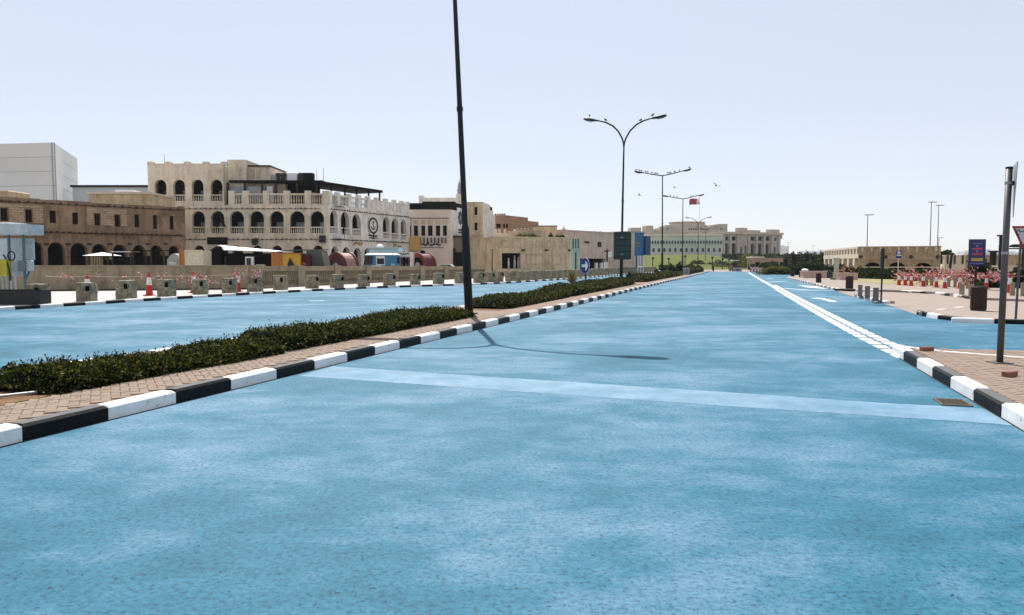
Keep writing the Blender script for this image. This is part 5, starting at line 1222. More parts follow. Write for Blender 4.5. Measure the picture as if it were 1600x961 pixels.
# pale blue booth with printed figures
Y = 72; bo = thing('pale_blue_booth', 'pale blue booth behind the van, its side printed with figures', 'booth', (at(577,Y),Y,0)); M_palebl = mat('pale_blue_board', (.36,.52,.55), .7, .12, 1.2)
w1, w2 = at(623,Y)-at(577,Y), at(642,Y)-at(577,Y); z_ = zz_(388,Y); MB().box(0,w1,0,3,0,z_).build('box', M_palebl, bo); MB().box(w1+.01,w2,-.3,2.6,0,z_-.35).build('printed_side', M_creamw, bo); MB().box(-.05,w1+.05,-.1,3.1,z_+.001,z_+.07).build('top', M_palebl, bo)
fg = MB(); rnd = random.Random(4)
for k, (f, mi) in enumerate(((.12,1),(.26,1),(.42,0),(.55,0),(.72,0),(.88,1))):
    c = w1+(w2-w1)*f; fg.mi = mi; fg.prism([(c-.07,1.2),(c+.07,1.2),(c+.1,1.75),(c+.09,2.05),(c+.03,2.2),(c-.03,2.2),(c-.09,2.05),(c-.1,1.75)], .302, .306, UPR)
fg.build('printed_figures', [M_shade, M_dred], bo); tx = MB(); scribble(tx, w1+.05, w2-.1, 2.42, .2, 71, -.302, .05); tx.build('printed_letters', M_wood, bo)
MB().lathe([(.35,0),(.33,.2),(.1,.34)],10,Matrix.Translation((at(591,Y)-at(577,Y),1,z_+.07))).build('roof_vent', M_whitep, bo)
# white car
Y = 84; cr = thing('white_car', 'white car parked behind the balustrade wall, only its roof showing', 'car', (at(686,Y),Y,0)); lw = at(703,Y)-at(686,Y)
cs = [(-1.5,.5),(-1.5,.85),(-.5,.95),(.1,1.42),(1.2,1.47),(1.9,1.0),(2.3,.9),(2.3,.5)]
MB().prism(cs, 0, 1.65, Matrix.Translation((0,1.65,0)) @ UPR).build('body', M_vanw, cr); MB().prism([(-.35,1.0),(.15,1.36),(1.15,1.40),(1.7,1.02)], -.005, 1.66, Matrix.Translation((0,1.655,0)) @ UPR).build('windows', M_glassy, cr)
for sx in (-.9,1.6):
    for sy in (-.02,1.45): MB().lathe([(.3,0),(.32,.1),(.3,.2)],16,Matrix.Translation((sx,sy,.32)) @ Matrix.Rotation(R(-90),4,'X')).build('wheel', M_black_plain, cr)
# small stalls under the arcade
for k, (a, b, top, lab) in enumerate(((139,170,398.5,'white-topped dark market stall under the fourth arch of the mud arcade'),(176,206,394,'dark stall with a thin white roof edge under the arcade'),(208,230,392.5,'dark open stall with posts under the arcade arches'),(236,258,392,'dark stall at the right end of the arcade'))):
    Y = 57.5; r = thing('small_stall', lab, 'market stall', (at(a,Y),Y,0)); w_ = at(b,Y)-at(a,Y); z_ = zz_(top,Y)
    if k == 0:
        cn = MB(); cn.v += [(-.3,-.4,z_-.05),(w_+.3,-.4,z_-.05),(w_+.3,1.4,z_-.05),(-.3,1.4,z_-.05),(w_/2,.5,z_+.22)]; cn.f += [(0,1,4),(1,2,4),(2,3,4),(3,0,4),(3,2,1,0)]; cn.m += [0]*5; cn.build('canopy', M_whitep, r)
        for j in range(7): MB().box(w_*.3+j*.12,w_*.3+j*.12+.03,-.32,-.28,1.3,z_-.1).build('slat', M_sandp, r)
    else: MB().box(-.05,w_+.05,-.2,1.2,z_,z_+.06).build('roof', M_shade if k > 1 else M_creamw, r)
    for sx in (0.05,w_-.05): MB().box(sx-.05,sx+.05,-.1,.0,0,z_-.06).build('post', M_wood, r)
    MB().box(.1,w_-.1,.4,1.1,0,z_-.35).build('body', M_shade, r)
Y = 55; hu = thing('rounded_hut', 'small grey hut with a rounded top beside the orange kiosk panel', 'hut', (at(271,Y),Y,0)); z_ = zz_(396,Y); pr_ = [(-.48,0),(.40,0),(.40,z_-.35),(.3,z_-.12),(.05,z_),(-.2,z_-.1),(-.45,z_-.45)]
MB().prism(pr_, 0, 1.4, Matrix.Translation((0,1.4,0)) @ UPR).build('shell', mat('grey_hut', (.30,.32,.31), .8), hu); MB().box(-.3,.2,-.02,-.003,0,z_-.6).build('door', M_pale, hu)

# ================================================================== RIGHT ROADSIDE
RZ = .105
# big sign pole on the near island, its triangular plate seen edge-on
g = G(1562,567,.148); spl = thing('sign_pole', 'tall grey sign pole on the near right island, plate seen edge-on', 'sign pole', (g.x,g.y,.148)); M_galv = mat('galvanised_pole', (.085,.078,.078), .5, .2, 3, .1, 60, .003, .5, .3)
zt_ = D(1578,262,g.y).z-.148
MB().tube([(0,0,0),(.035,0,zt_)], .046, 16).build('pole', M_galv, spl, smooth=True); MB().lathe([(.05,zt_-.02),(.05,zt_+.012)],14,Matrix.Translation((.035,0,0))).build('cap', M_pole, spl); MB().lathe([(.053,1.62),(.053,1.66)],14,Matrix.Translation((.022,0,0))).build('clamp', M_grey, spl); MB().lathe([(.053,2.65),(.053,2.69)],14,Matrix.Translation((.033,0,0))).build('clamp', M_grey, spl)
MB().box(.05,.13,-.03,.03,2.64,2.70).build('bracket', M_pole, spl)
MB().box(-.13,.13,-.13,.13,0,.012).build('base_plate', M_galv, spl)
tri = [(-.36,.0),(.36,0),(0,-.78)]
tp_ = MB(); Mt = Matrix.Translation((.118,.0,zt_+.05)) @ Matrix.Rotation(R(62),4,'Z') @ UPR; tp_.prism(tri, -.006, .006, Mt); tp_.build('plate', plain('sign_back_grey', (.33,.35,.36), .5), spl)
# give-way sign with Arabic lettering
g = G(1588,499.5,RZ); ys = thing('give_way_sign', 'red-edged white triangular give way sign with Arabic lettering at right edge', 'road sign', (g.x,g.y,RZ))
zs_ = D(1597.5,366,g.y).z-RZ; xs_ = D(1597.5,400,g.y).x-g.x
MB().tube([(0,.03,0),(.07,.03,zs_+.2)], .03, 10).build('post', M_galv, ys)
def tripoly(s, dz=0): return [(-s,s*.62+dz),(s,s*.62+dz),(0,-s*1.30+dz)]
k_ = 18.7*g.y/FPX
MB().prism(tripoly(k_), -.008, .0, Matrix.Translation((xs_,-.012,zs_+.02)) @ UPR).build('red_border', plain('sign_red', (.36,.010,.014), .45), ys)
MB().prism(tripoly(k_*.70), .0, .004, Matrix.Translation((xs_,-.0125,zs_+.02)) @ UPR).build('white_face', plain('sign_face', (.52,.53,.49), .5), ys)
def lettering(name, s, size, loc, m, parent, rx=90):
    cu = bpy.data.curves.new(name, 'FONT'); cu.body = s; cu.size = size; cu.align_x = 'CENTER'; cu.extrude = .0015
    t = bpy.data.objects.new(name, cu); col.objects.link(t); dg = bpy.context.evaluated_depsgraph_get(); me = bpy.data.meshes.new_from_object(t.evaluated_get(dg)); bpy.data.objects.remove(t)
    me.materials.clear(); me.materials.append(m); o = obj(name, me, parent, loc); o.rotation_euler = (R(rx),0,0); return o
lettering('lettering', '\uFEA2\uFEB4\uFED3\uFE83', .19, (xs_+.0, -.020, zs_+.055), M_black_plain, ys)
# blue notice board
Y = 43.5; nb = thing('blue_notice_board', 'dark blue notice board on a post behind the big brown bin', 'notice board', (at(1525.6,Y),Y,RZ)); hw = (at(1538.7,Y)-at(1512.5,Y))/2; z0_, z1_ = zz_(415,Y)-RZ, zz_(373.8,Y)-RZ
MB().box(-hw,hw,-.05,0,z0_,z1_).build('board', plain('notice_blue', (.009,.016,.095), .45), nb); MB().box(-.05,.05,.0,.08,0,z1_-.1).build('post', M_pole, nb); zc_ = (z0_+z1_)/2
def textline(root, z, w, h, m, seed, name='text_line'):
    q = MB(); rnd = random.Random(seed); x = -w
    while x < w: d = rnd.uniform(.03,.09); q.box(x,min(w,x+d),-.056,-.051,z-h*rnd.uniform(.35,.5),z+h*rnd.uniform(.3,.5)); x += d+.018
    q.build(name, m, root)
M_ltblue = plain('pale_blue_print', (.12,.16,.36), .5); M_redprint = plain('red_print', (.45,.05,.07), .5)
textline(nb, z1_-.24, .28, .07, M_ltblue, 1); textline(nb, zc_+.23, .30, .07, M_redprint, 2); textline(nb, zc_+.17, .26, .06, M_redprint, 3); textline(nb, zc_-.06, .32, .07, M_redprint, 4); textline(nb, zc_-.13, .28, .06, M_redprint, 5)
for zz in (zc_+.36, zc_+.06): MB().lathe([(.06,.051),(.06,.056)],12,Matrix.Translation((-.02,0,zz)) @ UPR).build('round_mark', M_ltblue, nb)
MB().prism([(x,z+zc_-.40) for x, z in rrect(.33,.085,.03)], .051, .056, UPR).build('yellow_plate', plain('ochre_plate', (.42,.26,.05), .5), nb); textline(nb, zc_-.62, .36, .05, M_ltblue, 6)
# bins
M_bin = mat('brown_bin_cladding', (.034,.016,.011), .7, .3, 4, .2, 30)
def bin_(label, px0, px1, top, base, cyl=True):
    c = (px0+px1)/2; g = G(c, base, RZ); r_ = (px1-px0)/2*g.y/FPX; h = zz_(top,g.y)-RZ
    b = thing('litter_bin', label, 'litter bin', (g.x,g.y+r_,RZ), 0, 'brown litter bins on the right pavement')
    MB().lathe([(r_*.94,0),(r_*.98,.04),(r_,h-.06)],20).build('drum', M_bin, b); MB().lathe([(r_*1.03,h-.07),(r_*1.05,h-.03),(r_*.95,h)],20).build('rim', M_wood, b)
    for k in range(12): a = 2*math.pi*k/12; MB().box(r_*.985,r_*1.012,-.03,.03,.06,h-.09,Matrix.Rotation(a,4,'Z')).build('slat', M_bin, b)
    MB().lathe([(r_*.7,h-.001),(r_*.68,h+.012)],16).build('mouth', M_black_plain, b)
for a in (('big round brown litter bin in front of the blue notice board',1524,1546.6,448,486),('brown litter bin on the pavement edge left of the three grey bollards',1324,1335,431.5,451.5),('brown litter bin near the slip road kerb, middle distance',1276.6,1284.6,427,441.8),('dark bin beside the far planter on the slip road kerb',1249.5,1255,423.5,433.5),('farthest small brown bin at the start of the slip road',1236.5,1242,422,432)): bin_(*a)
# bollards
M_boll = mat('grey_brown_bollard', (.165,.145,.135), .85, .15, 5, .3, 40); M_bollb = mat('tan_bollard', (.27,.215,.15), .85, .15, 5, .3, 40)
def bollard(label, px0, px1, top, base, m, z=RZ):
    g = G((px0+px1)/2, base, z); r_ = (px1-px0)/2*g.y/FPX; h = zz_(top,g.y)-z
    b = thing('bollard', label, 'bollard', (g.x,g.y+r_,z), 0, 'round bollards on the right'); MB().lathe([(r_,0),(r_,h-.03),(r_*.93,h)],18).build('shaft', m, b, smooth=False); MB().lathe([(r_*1.06,0),(r_*1.06,.03)],18).build('foot', m, b)
for k, a in enumerate(((1342,1348.6,445,463.4),(1353,1360.6,447,466.6),(1366,1374.6,449.5,470.4))): bollard(['leftmost of three grey bollards on the small striped island','middle one of three grey bollards on the small striped island','rightmost of three grey bollards, beside the thin dark post'][k], *a, M_boll, .10)
for k, a in enumerate(((1501,1508.6,443.3,461.5),(1515.4,1522.6,444.3,463.2))): bollard(['grey bollard just left of the blue notice board, front pair, left one','grey bollard hidden partly behind the big brown bin'][k], *a, M_bollb)
for k, a in enumerate(((1446.5,1451.2,432,446.2),(1454.6,1459.2,432,446.5),(1481,1486,433.5,448.5),(1491,1495.8,434,449.2),(1511,1516.4,435.5,451),(1580.3,1587.4,441.5,462),(1597,1604,442,463))): bollard(['tan bollard among the cones, first from the left','tan bollard among the cones, second from the left','tan bollard right of the main cone row, third from the left','tan bollard right of the main cone row, fourth from the left','tan bollard beside the notice board post','tan bollard between the big sign pole and the give way sign','tan bollard cut by the right picture edge'][k], *a, M_bollb)
g = G(1376.5,473.5,.10); dp = thing('thin_dark_post', 'thin dark post with a narrow sign seen edge-on by the bollards', 'post', (g.x,g.y,.10)); h = zz_(391.5,g.y)
MB().tube([(0,0,0),(.02,0,h-.1)], .032, 9).build('post', M_pole, dp); MB().bev(-.04,.06,-.05,.05,h-.82,h-.02,.02).build('sign_plate', M_black_plain, dp); MB().box(-.3,.12,-.12,.12,0,.03).build('foot', M_black_plain, dp)
# cones
for k, (px, py) in enumerate(((1404.5,445.6),(1414.4,446.0),(1423.5,446.8),(1442.4,447.8),(1463,449.2),(1476,450.6),(1499.5,451),(1541,452),(1577.5,458))):
    g = G(px,py,RZ); cone(['leftmost red and white cone of the right-hand row','second cone from the left in the right-hand row','third cone from the left in the right-hand row','fourth cone of the right-hand row, beside the tan bollards','fifth cone of the right-hand row','sixth cone of the right-hand row, left of the tan bollards','red and white cone left of the blue notice board','red and white cone behind the big brown bin','red and white cone just right of the big sign pole'][k], (g.x,g.y,RZ), .80 if k < 8 else .95, 'traffic cones on the right pavement')
tp = [D(1398,429,54), D(1424,428,51), D(1463,428,48), D(1500,428,46), D(1545,430,44), D(1605,431,40)]
rnd = random.Random(77); cl = []
for k in range(62):
    t = rnd.random(); px = 1400+t*115; cl.append((*D(px, rnd.uniform(425.5,437), 56-t*9), rnd.randint(4,7), .35))
for k in range(18):
    t = rnd.random(); px = 1515+t*60; cl.append((*D(px, rnd.uniform(427,436), 48-t*6), rnd.randint(3,5), .25))
for k in range(9): px = 1400+k*13; cl.append((*D(px, 421.5+abs(k-3)*1.0, 57-k*.8), 4, .35))
tape('mass of red and white barrier tape strung between the right-hand cones', tp, cl, 5, .05, .24, .085)
# loose paver bricks
for px, py, rz, lab in ((1448,548,.1,'loose red paver brick lying at the tip of the right island'),(1577.5,588,.5,'loose red paver brick lying near the foot of the sign pole')):
    g = G(px,py,.15); o = MB().bev(-.1,.1,-.05,.05,0,.065,.006).build('loose_brick', mat('loose_red_brick', (.22,.10,.07), .9, .2, 10), None, (g.x,g.y,.152), rz); tag(o, lab, 'brick', 'loose bricks on the right island')
# dry grass strip and hedge behind the cones
v_ = MB().sheet([P(1320,438,.11),P(1345,441.5,.11),P(1400,445,.11),P(1470,447.6,.11),P(1475,437,.11),P(1400,433,.11),P(1345,431.5,.11),P(1322,431.5,.11)], .112).build('dry_grass', M_drygrass); v_['kind'] = 'structure'
for k, (px, py, w_, hh, lab) in enumerate(((1346,434.5,1.5,.95,'dark round shrub at the corner of the sandstone arcade'),(1358,435,1.6,.8,'dark shrub left of the thin post behind the dry grass'),(1373,435.6,1.8,.85,'dark shrub behind the thin dark post'),(1389,436,2.0,.8,'wide dark shrub left of the square parking sign'),(1405,436,1.6,.7,'low dark shrub behind the leftmost cones'),(1428,439,1.1,.8,'small dark shrub behind the third cone'),(1527,446,1.2,1.9,'dark red-leaved shrub behind the blue notice board'),(1552,449,1.6,1.0,'low green shrub left of the big sign pole'),(1591,450,1.3,1.1,'green shrub at the right picture edge'))):
    g = G(px,py,.11); bush('shrub', lab, (g.x,g.y,.10), w_*.62, w_*.5, hh, 1500, .17, M_leaf_d, 80+k, 'dark shrubs behind the right-hand cones')
hd2 = [D(1345,410,88).xy, D(1480,410,84).xy]; hb_ = thing('clipped_hedge', 'dark clipped hedge with pale rail in front of the sandstone arcade', 'hedge', (hd2[0].x,hd2[0].y,0), math.atan2(hd2[1].y-hd2[0].y, hd2[1].x-hd2[0].x)); Lh = (hd2[1]-hd2[0]).length
rng = np.random.default_rng(4); n = 5000; pts = np.stack([rng.uniform(0,Lh,n), rng.uniform(0,1.0,n), rng.uniform(.1,.8,n)],1); nm = np.tile([0,-.6,.6],(n,1)); leaf_object('foliage', leaf_cloud(pts,nm,.2,5,.6), M_leaf_d, hb_); MB().box(0,Lh,.15,.9,.05,.75).build('twig_core', M_core, hb_); MB().box(0,Lh,-.25,-.18,1.08,1.15).build('rail', M_creamp, hb_)
# square sign on a pale post
Y = 62; sq = thing('square_parking_sign', 'square dark sign with a white symbol in front of the sandstone arcade', 'road sign', (at(1404,Y),Y,.1)); zc_ = zz_(398.5,Y); MB().tube([(0,.05,0),(0,.05,zc_+.2)],.035,8).build('post', M_creamp, sq); MB().box(-.21,.21,-.02,.02,zc_-.36,zc_+.26).build('plate', M_signblue, sq); MB().box(-.19,.19,-.026,-.021,zc_-.16,zc_-.10).build('white_bar', M_whitep, sq)
cc = MB(); cc.tube([(.12*math.cos(2*math.pi*k/14),-.025,zc_+.08+.12*math.sin(2*math.pi*k/14)) for k in range(15)],.02,5,False); cc.box(-.05,.05,-.03,-.021,zc_+.02,zc_+.14); cc.build('symbol', M_whitep, sq)

# ---- sandstone arcade building
M_sandst = mat('sandstone_render', (.42,.315,.185), .92, .12, .25, .3, 10, .03, .15, stain=(.33,.24,.14), sscale=.25, drip=.6)
M_sandpale = mat('pale_sandstone', (.60,.53,.40), .92, .1, .4, .2, 10, .03, .15)
Fa, Fb = Fac(D(1340.5,410,96), D(1469.5,410,92)), Fac(D(1286.5,410,122), D(1340.5,410,96))
ab = thing('sandstone_arcade', 'low sandstone building with three flat arches and a pale pillared side', 'building', Fa.A, Fa.ang); zt_ = Fa.z(1400,386.5); zl = Fa.z(1400,404)
aops = [(Fa.u(a), Fa.u(b), 0, Fa.z((a+b)/2,t), .62) for a, b, t in ((1352,1375,409.8),(1389.5,1414,410),(1430,1455.5,410.6))]
w = MB(); arch_wall(w, 0, Fa.L, 0, zl, aops, .6); w.quad((0,0,zl),(Fa.L,0,zl),(Fa.L,0,zt_),(0,0,zt_)); shell(w, Fa.L, 14, 0, zt_, left=False); w.mi = 1; w.quad((0,2.5,0),(Fa.L,2.5,0),(Fa.L,2.5,zl),(0,2.5,zl)); w.build('wall', [M_sandst, M_int], ab)
for a, b in ((1348,1361),(1368,1380),(1387.5,1400),(1407,1419.5),(1427.5,1440),(1447,1460)): frame_panel(ab, Fa, a, b, 388.8, 397.5, M_sandst, .12)
for a, b in ((1348.5,1378),(1386,1418),(1426,1459)): frame_panel(ab, Fa, a, b, 405.5, 418, M_sandst, .12)
for c in (1345,1384,1423.5,1465): u_, z__ = Fa.uz(c,401.3); MB().lathe([(.22,.0),(.2,.18)],10,Matrix.Translation((u_,-.0,z__)) @ UPR).build('wall_lamp', M_wood, ab)
MB().box(-.05,Fa.L+.05,-.1,14,zt_+.002,zt_+.14).build('roof_edge', M_sandst, ab)
for k in range(9): u_ = Fa.L*(k+.5)/9; MB().box(u_-.12,u_+.12,-.08,-.003,zt_-.5,zt_).build('roof_peg', M_sandpale, ab)
so, sa_ = (0,0,0), Fb.ang
zt2, zm2, zq = zt_, Fb.z(1315,401), Fb.z(1315,405.5)
w = MB(); w.box(0,Fb.L,1.0,1.4,0,zt2-.05); w.build('side_wall', M_sandst, ab, Fb.A-Fa.A if False else (0,0,0), 0) if False else None
side = lambda m_, nm, mt: obj(nm, m_.mesh(nm, mt), ab, Matrix.Rotation(-Fa.ang,4,'Z') @ (Fb.A-Fa.A), Fb.ang-Fa.ang)
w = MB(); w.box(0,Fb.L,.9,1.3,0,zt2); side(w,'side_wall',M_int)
w = MB(); w.box(0,Fb.L-.02,0,.9,zm2-.28,zm2+.28); side(w,'side_beam',M_sandpale); w = MB(); w.box(0,Fb.L-.02,0,.9,zt2-.12,zt2+.13); side(w,'side_cornice',M_sandpale)
for k in range(13): u_ = Fb.L*(k+.2)/13; w = MB(); w.box(u_,u_+.75,0.02,.88,zm2+.28,zt2-.12); side(w,'upper_pier',M_sandpale)
for k in range(7): u_ = Fb.L*(k+.1)/7; w = MB(); w.box(u_,u_+1.15,0.02,.88,0,zm2-.28); side(w,'lower_pier',M_sandpale)
# ---- walls and posts at the right edge
M_rw = mat('cream_low_wall', (.60,.52,.37), .9, .1, .6, .2, 20)
Y = 70
def slab(name, label, a, b, top, Y, m, th=.6, cat='wall', base=0.1):
    r = thing(name, label, cat, (at(a,Y),Y,base)); MB().box(0,at(b,Y)-at(a,Y),0,th,0,zz_(top,Y)-base-.1).build('body', m, r); MB().box(-.04,at(b,Y)-at(a,Y)+.04,-.05,th+.05,zz_(top,Y)-base-.098,zz_(top,Y)-base).build('coping', m, r); return r
r = slab('cream_wall', 'cream wall block right of the sandstone arcade', 1476.5,1508,398.5,70,M_rw,.4); 
for c in (1480,1491,1503.5): q = at(c,70)-at(1476.5,70); MB().box(q-.06,q+.06,-.12,-.055,1.4,2.2).build('stain_slot', M_wood, r)
slab('sandstone_wall', 'tan wall behind the notice board reaching the right edge', 1509,1640,398,78,M_sandst,.5)
slab('pale_block', 'pale cream block wall behind the big sign pole', 1560,1588,415,52,M_rw,1.0)
for k, (px, top, Y, lab) in enumerate(((1485,400,66,'slanting dark post in front of the cream wall block'),(1549,396,60,'left one of two dark posts right of the notice board'),(1554,396,60,'right one of two dark posts right of the notice board'),(1563.5,372,47,'dark upright post just left of the big sign pole'))):
    r = thing('dark_post', lab, 'post', (at(px,Y),Y,.1), 0, 'dark posts at the right'); h = zz_(top,Y); MB().tube([(-.15 if k == 0 else 0,0,0),(.1 if k == 0 else 0,0,h)],.13 if k else .11,8).build('post', M_pole, r); MB().box(-.2,.35,-.15,.15,h,h+.1).build('cap', M_wood, r)
Y = 47; r = thing('pipe_barrier', 'dark horizontal pipe rail behind the give way sign', 'rail', (at(1560,Y),Y,0)); L = at(1598,Y)-at(1560,Y)
MB().tube([(0,0,zz_(385,Y)),(L,0,zz_(385,Y))],.05,7).build('upper_rail', M_pole, r); MB().tube([(0,0,zz_(388.5,Y)),(L,0,zz_(388.5,Y))],.04,7).build('lower_rail', M_pole, r); MB().tube([(L,0,0),(L,0,zz_(384,Y))],.07,7).build('post', M_pole, r)
MB().lathe([(.03,-.3),(.1,-.1),(.1,.2),(.03,.45)],7,Matrix.Translation((L*.65,0,zz_(384,Y))) @ Matrix.Rotation(R(90),4,'Y')).build('fitting', M_pole, r)
# ---- planters and clutter along the far slip road
M_plant = mat('pink_planter', (.50,.36,.29), .9, .15, 2)
def gpos(px, py): g = G(px,py,.1); return g
g = gpos(1274,434.5); r = thing('long_planter', 'long pinkish planter box with a white cap by the slip road', 'planter', (g.x,g.y,.1)); w_ = (1292-1256)*g.y/FPX; MB().box(-w_/2,w_/2,0,1,0,.6).build('box', M_plant, r); MB().box(-w_/2-.05,w_/2+.05,-.05,1.05,.602,.68).build('rim', M_plant, r); MB().box(w_/2+.06,w_/2+.6,-.02,1,0,.75).build('green_end', M_greenb, r)
MB().lathe([(.34,.68),(.34,.85),(.15,.92)],10,Matrix.Translation((-.9,.4,0))).build('white_cap', M_whitep, r)
g = gpos(1257.5,433); o_ = thing('red_barrier_block', 'small bright red barrier block beside the far bins', 'barrier', (g.x,g.y,.1)); MB().bev(-.4,.4,0,.5,0,.7,.15).build('body', plain('bright_red', (.5,.03,.02), .5), o_); MB().box(-.45,.45,-.05,.55,0,.1).build('foot', M_red, o_)
g = gpos(1306.5,437); r = thing('white_column', 'pale round column with a cap beside the pillared side of the arcade', 'column', (g.x,g.y,.1)); h = zz_(402.5,g.y); MB().lathe([(.26,0),(.2,.15),(.2,h-.35),(.27,h-.3),(.27,h-.1),(.12,h)],14).build('shaft', mat('grey_stone_column', (.42,.42,.36), .9), r); MB().box(-.4,.4,-.4,.4,0,.12).build('plinth', M_wood, r)
for k, (px, py, w_, lab) in enumerate(((1316,436,1.1,'brown low planter box right of the pale column'),(1326,437.5,1.6,'tan planter box with pink flowers right of the column'))):
    g = gpos(px,py); r = thing('planter_box', lab, 'planter', (g.x,g.y,.1)); MB().box(-w_/2,w_/2,0,.8,0,.55).build('box', [M_sandst,M_plant][k], r); MB().box(-w_/2-.04,w_/2+.04,-.04,.84,.55,.62).build('rim', [M_sandst,M_plant][k], r); fl_ = MB(); rnd = random.Random(k)
    for j in range(9): flutter(fl_, (rnd.uniform(-w_/2,w_/2), rnd.uniform(0,.8), .7+rnd.random()*.4), rnd, 3, .3, .1)
    fl_.build('flowers', [M_plant, M_orange], r)['kind'] = 'stuff'
M_leaf_o = M_leaf_y
for k, (px, py, w_, hh, mt, lab) in enumerate(((1298,434,1.5,1.1,M_leaf_d,'shrub left of the pale column by the pillared side'),(1316,433,1.4,1.2,M_leaf_d,'shrub against the pillared side right of the pale column'),(1331,433,1.2,1.0,M_leaf_d,'small shrub at the corner of the pillared side'),(1209,428.0,3.2,.9,M_leaf_y,'broad yellow-green shrub behind the red and white barriers'),(1223,428.0,3.2,.9,M_leaf_y,'yellow-green shrub right of the red and white barriers'),(1234,427.5,1.6,1.0,M_leaf_d,'dark shrub at the far end of the slip road'),(1247,428.5,1.6,1.1,M_leaf_d,'dark shrub between the far bins'))):
    g = gpos(px,py); bush('shrub', lab, (g.x,g.y,.08), w_*.6, w_*.4, hh, 1300, .22, mt, 110+k, 'shrubs along the far slip road')

# ================================================================== FAR END: LAWN, PALACE, TREES, MASTS, SKYLINE
# grassy bank in front of the palace
lw_ = MB(); NX, NY = 26, 16; x_l = lambda d: at(1005,d); x_r = lambda d: at(1190,d)
for j in range(NY+1):
    d = 172 + (268-172)*j/NY; t = j/NY; zh = 4.3*(t*t*(3-2*t))
    for i in range(NX+1):
        s = i/NX; fall = 1 if s < .55 else max(0, 1-(s-.55)/.45); lw_.v.append((x_l(d)+(x_r(d)-x_l(d))*s, d, .02 + zh*(.25+.75*fall)))
for j in range(NY):
    for i in range(NX): k = j*(NX+1)+i; lw_.f.append((k,k+1,k+NX+2,k+NX+1)); lw_.m.append(0)
struct('lawn', lw_, M_lawn)
lw2 = MB(); lw2.sheet([(at(1180,268),268),(at(1300,150),150),(at(1350,240),240),(at(1290,420),420),(at(980,420),420),(at(990,268),268)], .03); struct('park_ground', lw2, M_drygrass)
# pale fortress wall of the palace grounds
M_palep = mat('pale_green_white_render', (.52,.56,.47), .9, .06, .1, .1, 5, .02, .15); M_pal = mat('palace_stone', (.45,.395,.325), .9, .08, .1, .2, 3, .02, .15, stain=(.38,.32,.26), sscale=.08, drip=.3); M_palpink = mat('palace_pink_stone', (.38,.345,.325), .9, .1, .1, .2, 3, drip=.4)
M_shadeg = plain('blue_green_niche', (.05,.085,.08), .8)
Ff = Fac(D(1008,410,272), D(1128.5,410,270)); fw = thing('pale_palace_wall', 'long pale wall with a frieze of dark pointed niches above the lawn', 'wall', Ff.A, Ff.ang)
zt_, zb_ = Ff.z(1070,368.5), Ff.z(1070,399)
MB().box(0,Ff.L,0,3,0,zt_).build('wall', M_palep, fw); MB().box(-.2,Ff.L,-.4,3.2,zt_+.002,zt_+.5).build('coping', M_creamw, fw); MB().box(0,Ff.L,-.25,-.003,Ff.z(1070,382.2),Ff.z(1070,381.2)).build('ledge', M_palep, fw)
nm_ = MB().prism([(-.36,0),(.36,0),(.34,.7),(0,1.3),(-.34,.7)], 0, .06, UPR).mesh('niche', M_shadeg); zn = Ff.z(1070,380.8)
for k in range(27): obj('niche', nm_, fw, (Ff.L*(k+.5)/27, -.003, zn))
wn_ = MB().prism([(-.42,0),(.42,0),(.42,1.1),(0,1.5),(-.42,1.1)], 0, .06, UPR).mesh('window', M_shadeg); zn = Ff.z(1070,393.6)
for k in range(14): obj('window', wn_, fw, (Ff.L*(k+.5)/14, -.003, zn))
# palace wing with arches and pink columns
Fp = Fac(D(1128,410,300), D(1217,410,312)); pw = thing('palace_wing', 'palace wing with tall arches, pinkish piers and square roof towers', 'palace', Fp.A, Fp.ang)
zt_ = Fp.z(1170,366.3); zm = Fp.z(1170,377.5); zb_ = 0
lo_ = [(Fp.u(c-hw), Fp.u(c+hw), 3.2, Fp.z(c,t), 1.0) for c, hw, t in ((1134.5,3.6,379.6),(1146,3.6,379.6),(1158,1.6,386),(1164.5,1.4,384),(1175.5,3,380.4),(1187,3,380.4),(1198.5,3,380.4),(1210,1.5,386))]
up_ = [(Fp.u(c-hw), Fp.u(c+hw), Fp.z(c,b), Fp.z(c,t), 0) for c, hw, t, b in ((1134.5,3,369.5,375.8),(1146,3.4,369.3,376),(1175.5,3.3,369.6,376.2),(1187,3.5,369.6,376.2),(1198.5,3.5,369.6,376.2),(1211,1.6,371.5,376.2))]
w = MB(); arch_wall(w, 0, Fp.L, 0, zm, lo_, .8); arch_wall(w, 0, Fp.L, zm, zt_, up_, .6); shell(w, Fp.L, 20, 0, zt_); w.mi = 1; w.quad((0,3,0),(Fp.L,3,0),(Fp.L,3,zt_-.1),(0,3,zt_-.1)); w.build('wall', [M_palpink, M_shadeg], pw)
for c in (1129.5,1140,1152,1169,1181,1193,1205,1216): q = Fp.u(c); MB().box(q-.55,q+.55,-.5,-.003,0,zt_-.3).build('pier', M_palpink, pw)
MB().box(-.6,Fp.L+1.4,-.9,20.5,zt_+.002,zt_+.9).build('cornice', M_pal, pw); MB().box(Fp.L+.0,Fp.L+1.0,-.6,18,zt_-1.6,zt_).build('corner_bracket', M_pal, pw)
for a, b, t in ((1151,1164.8,356),(1199,1215,358.7)): ua, ub = Fp.u(a,2), Fp.u(b,2); MB().box(ua,ub,1.2,3.2,zt_+.91,Fp.z((a+b)/2,t,2)).build('roof_tower', M_pal, pw)
MB().box(Fp.u(1172,2),Fp.u(1190,2),3,8,zt_+.91,zt_+1.9).build('roof_block', M_pal, pw)
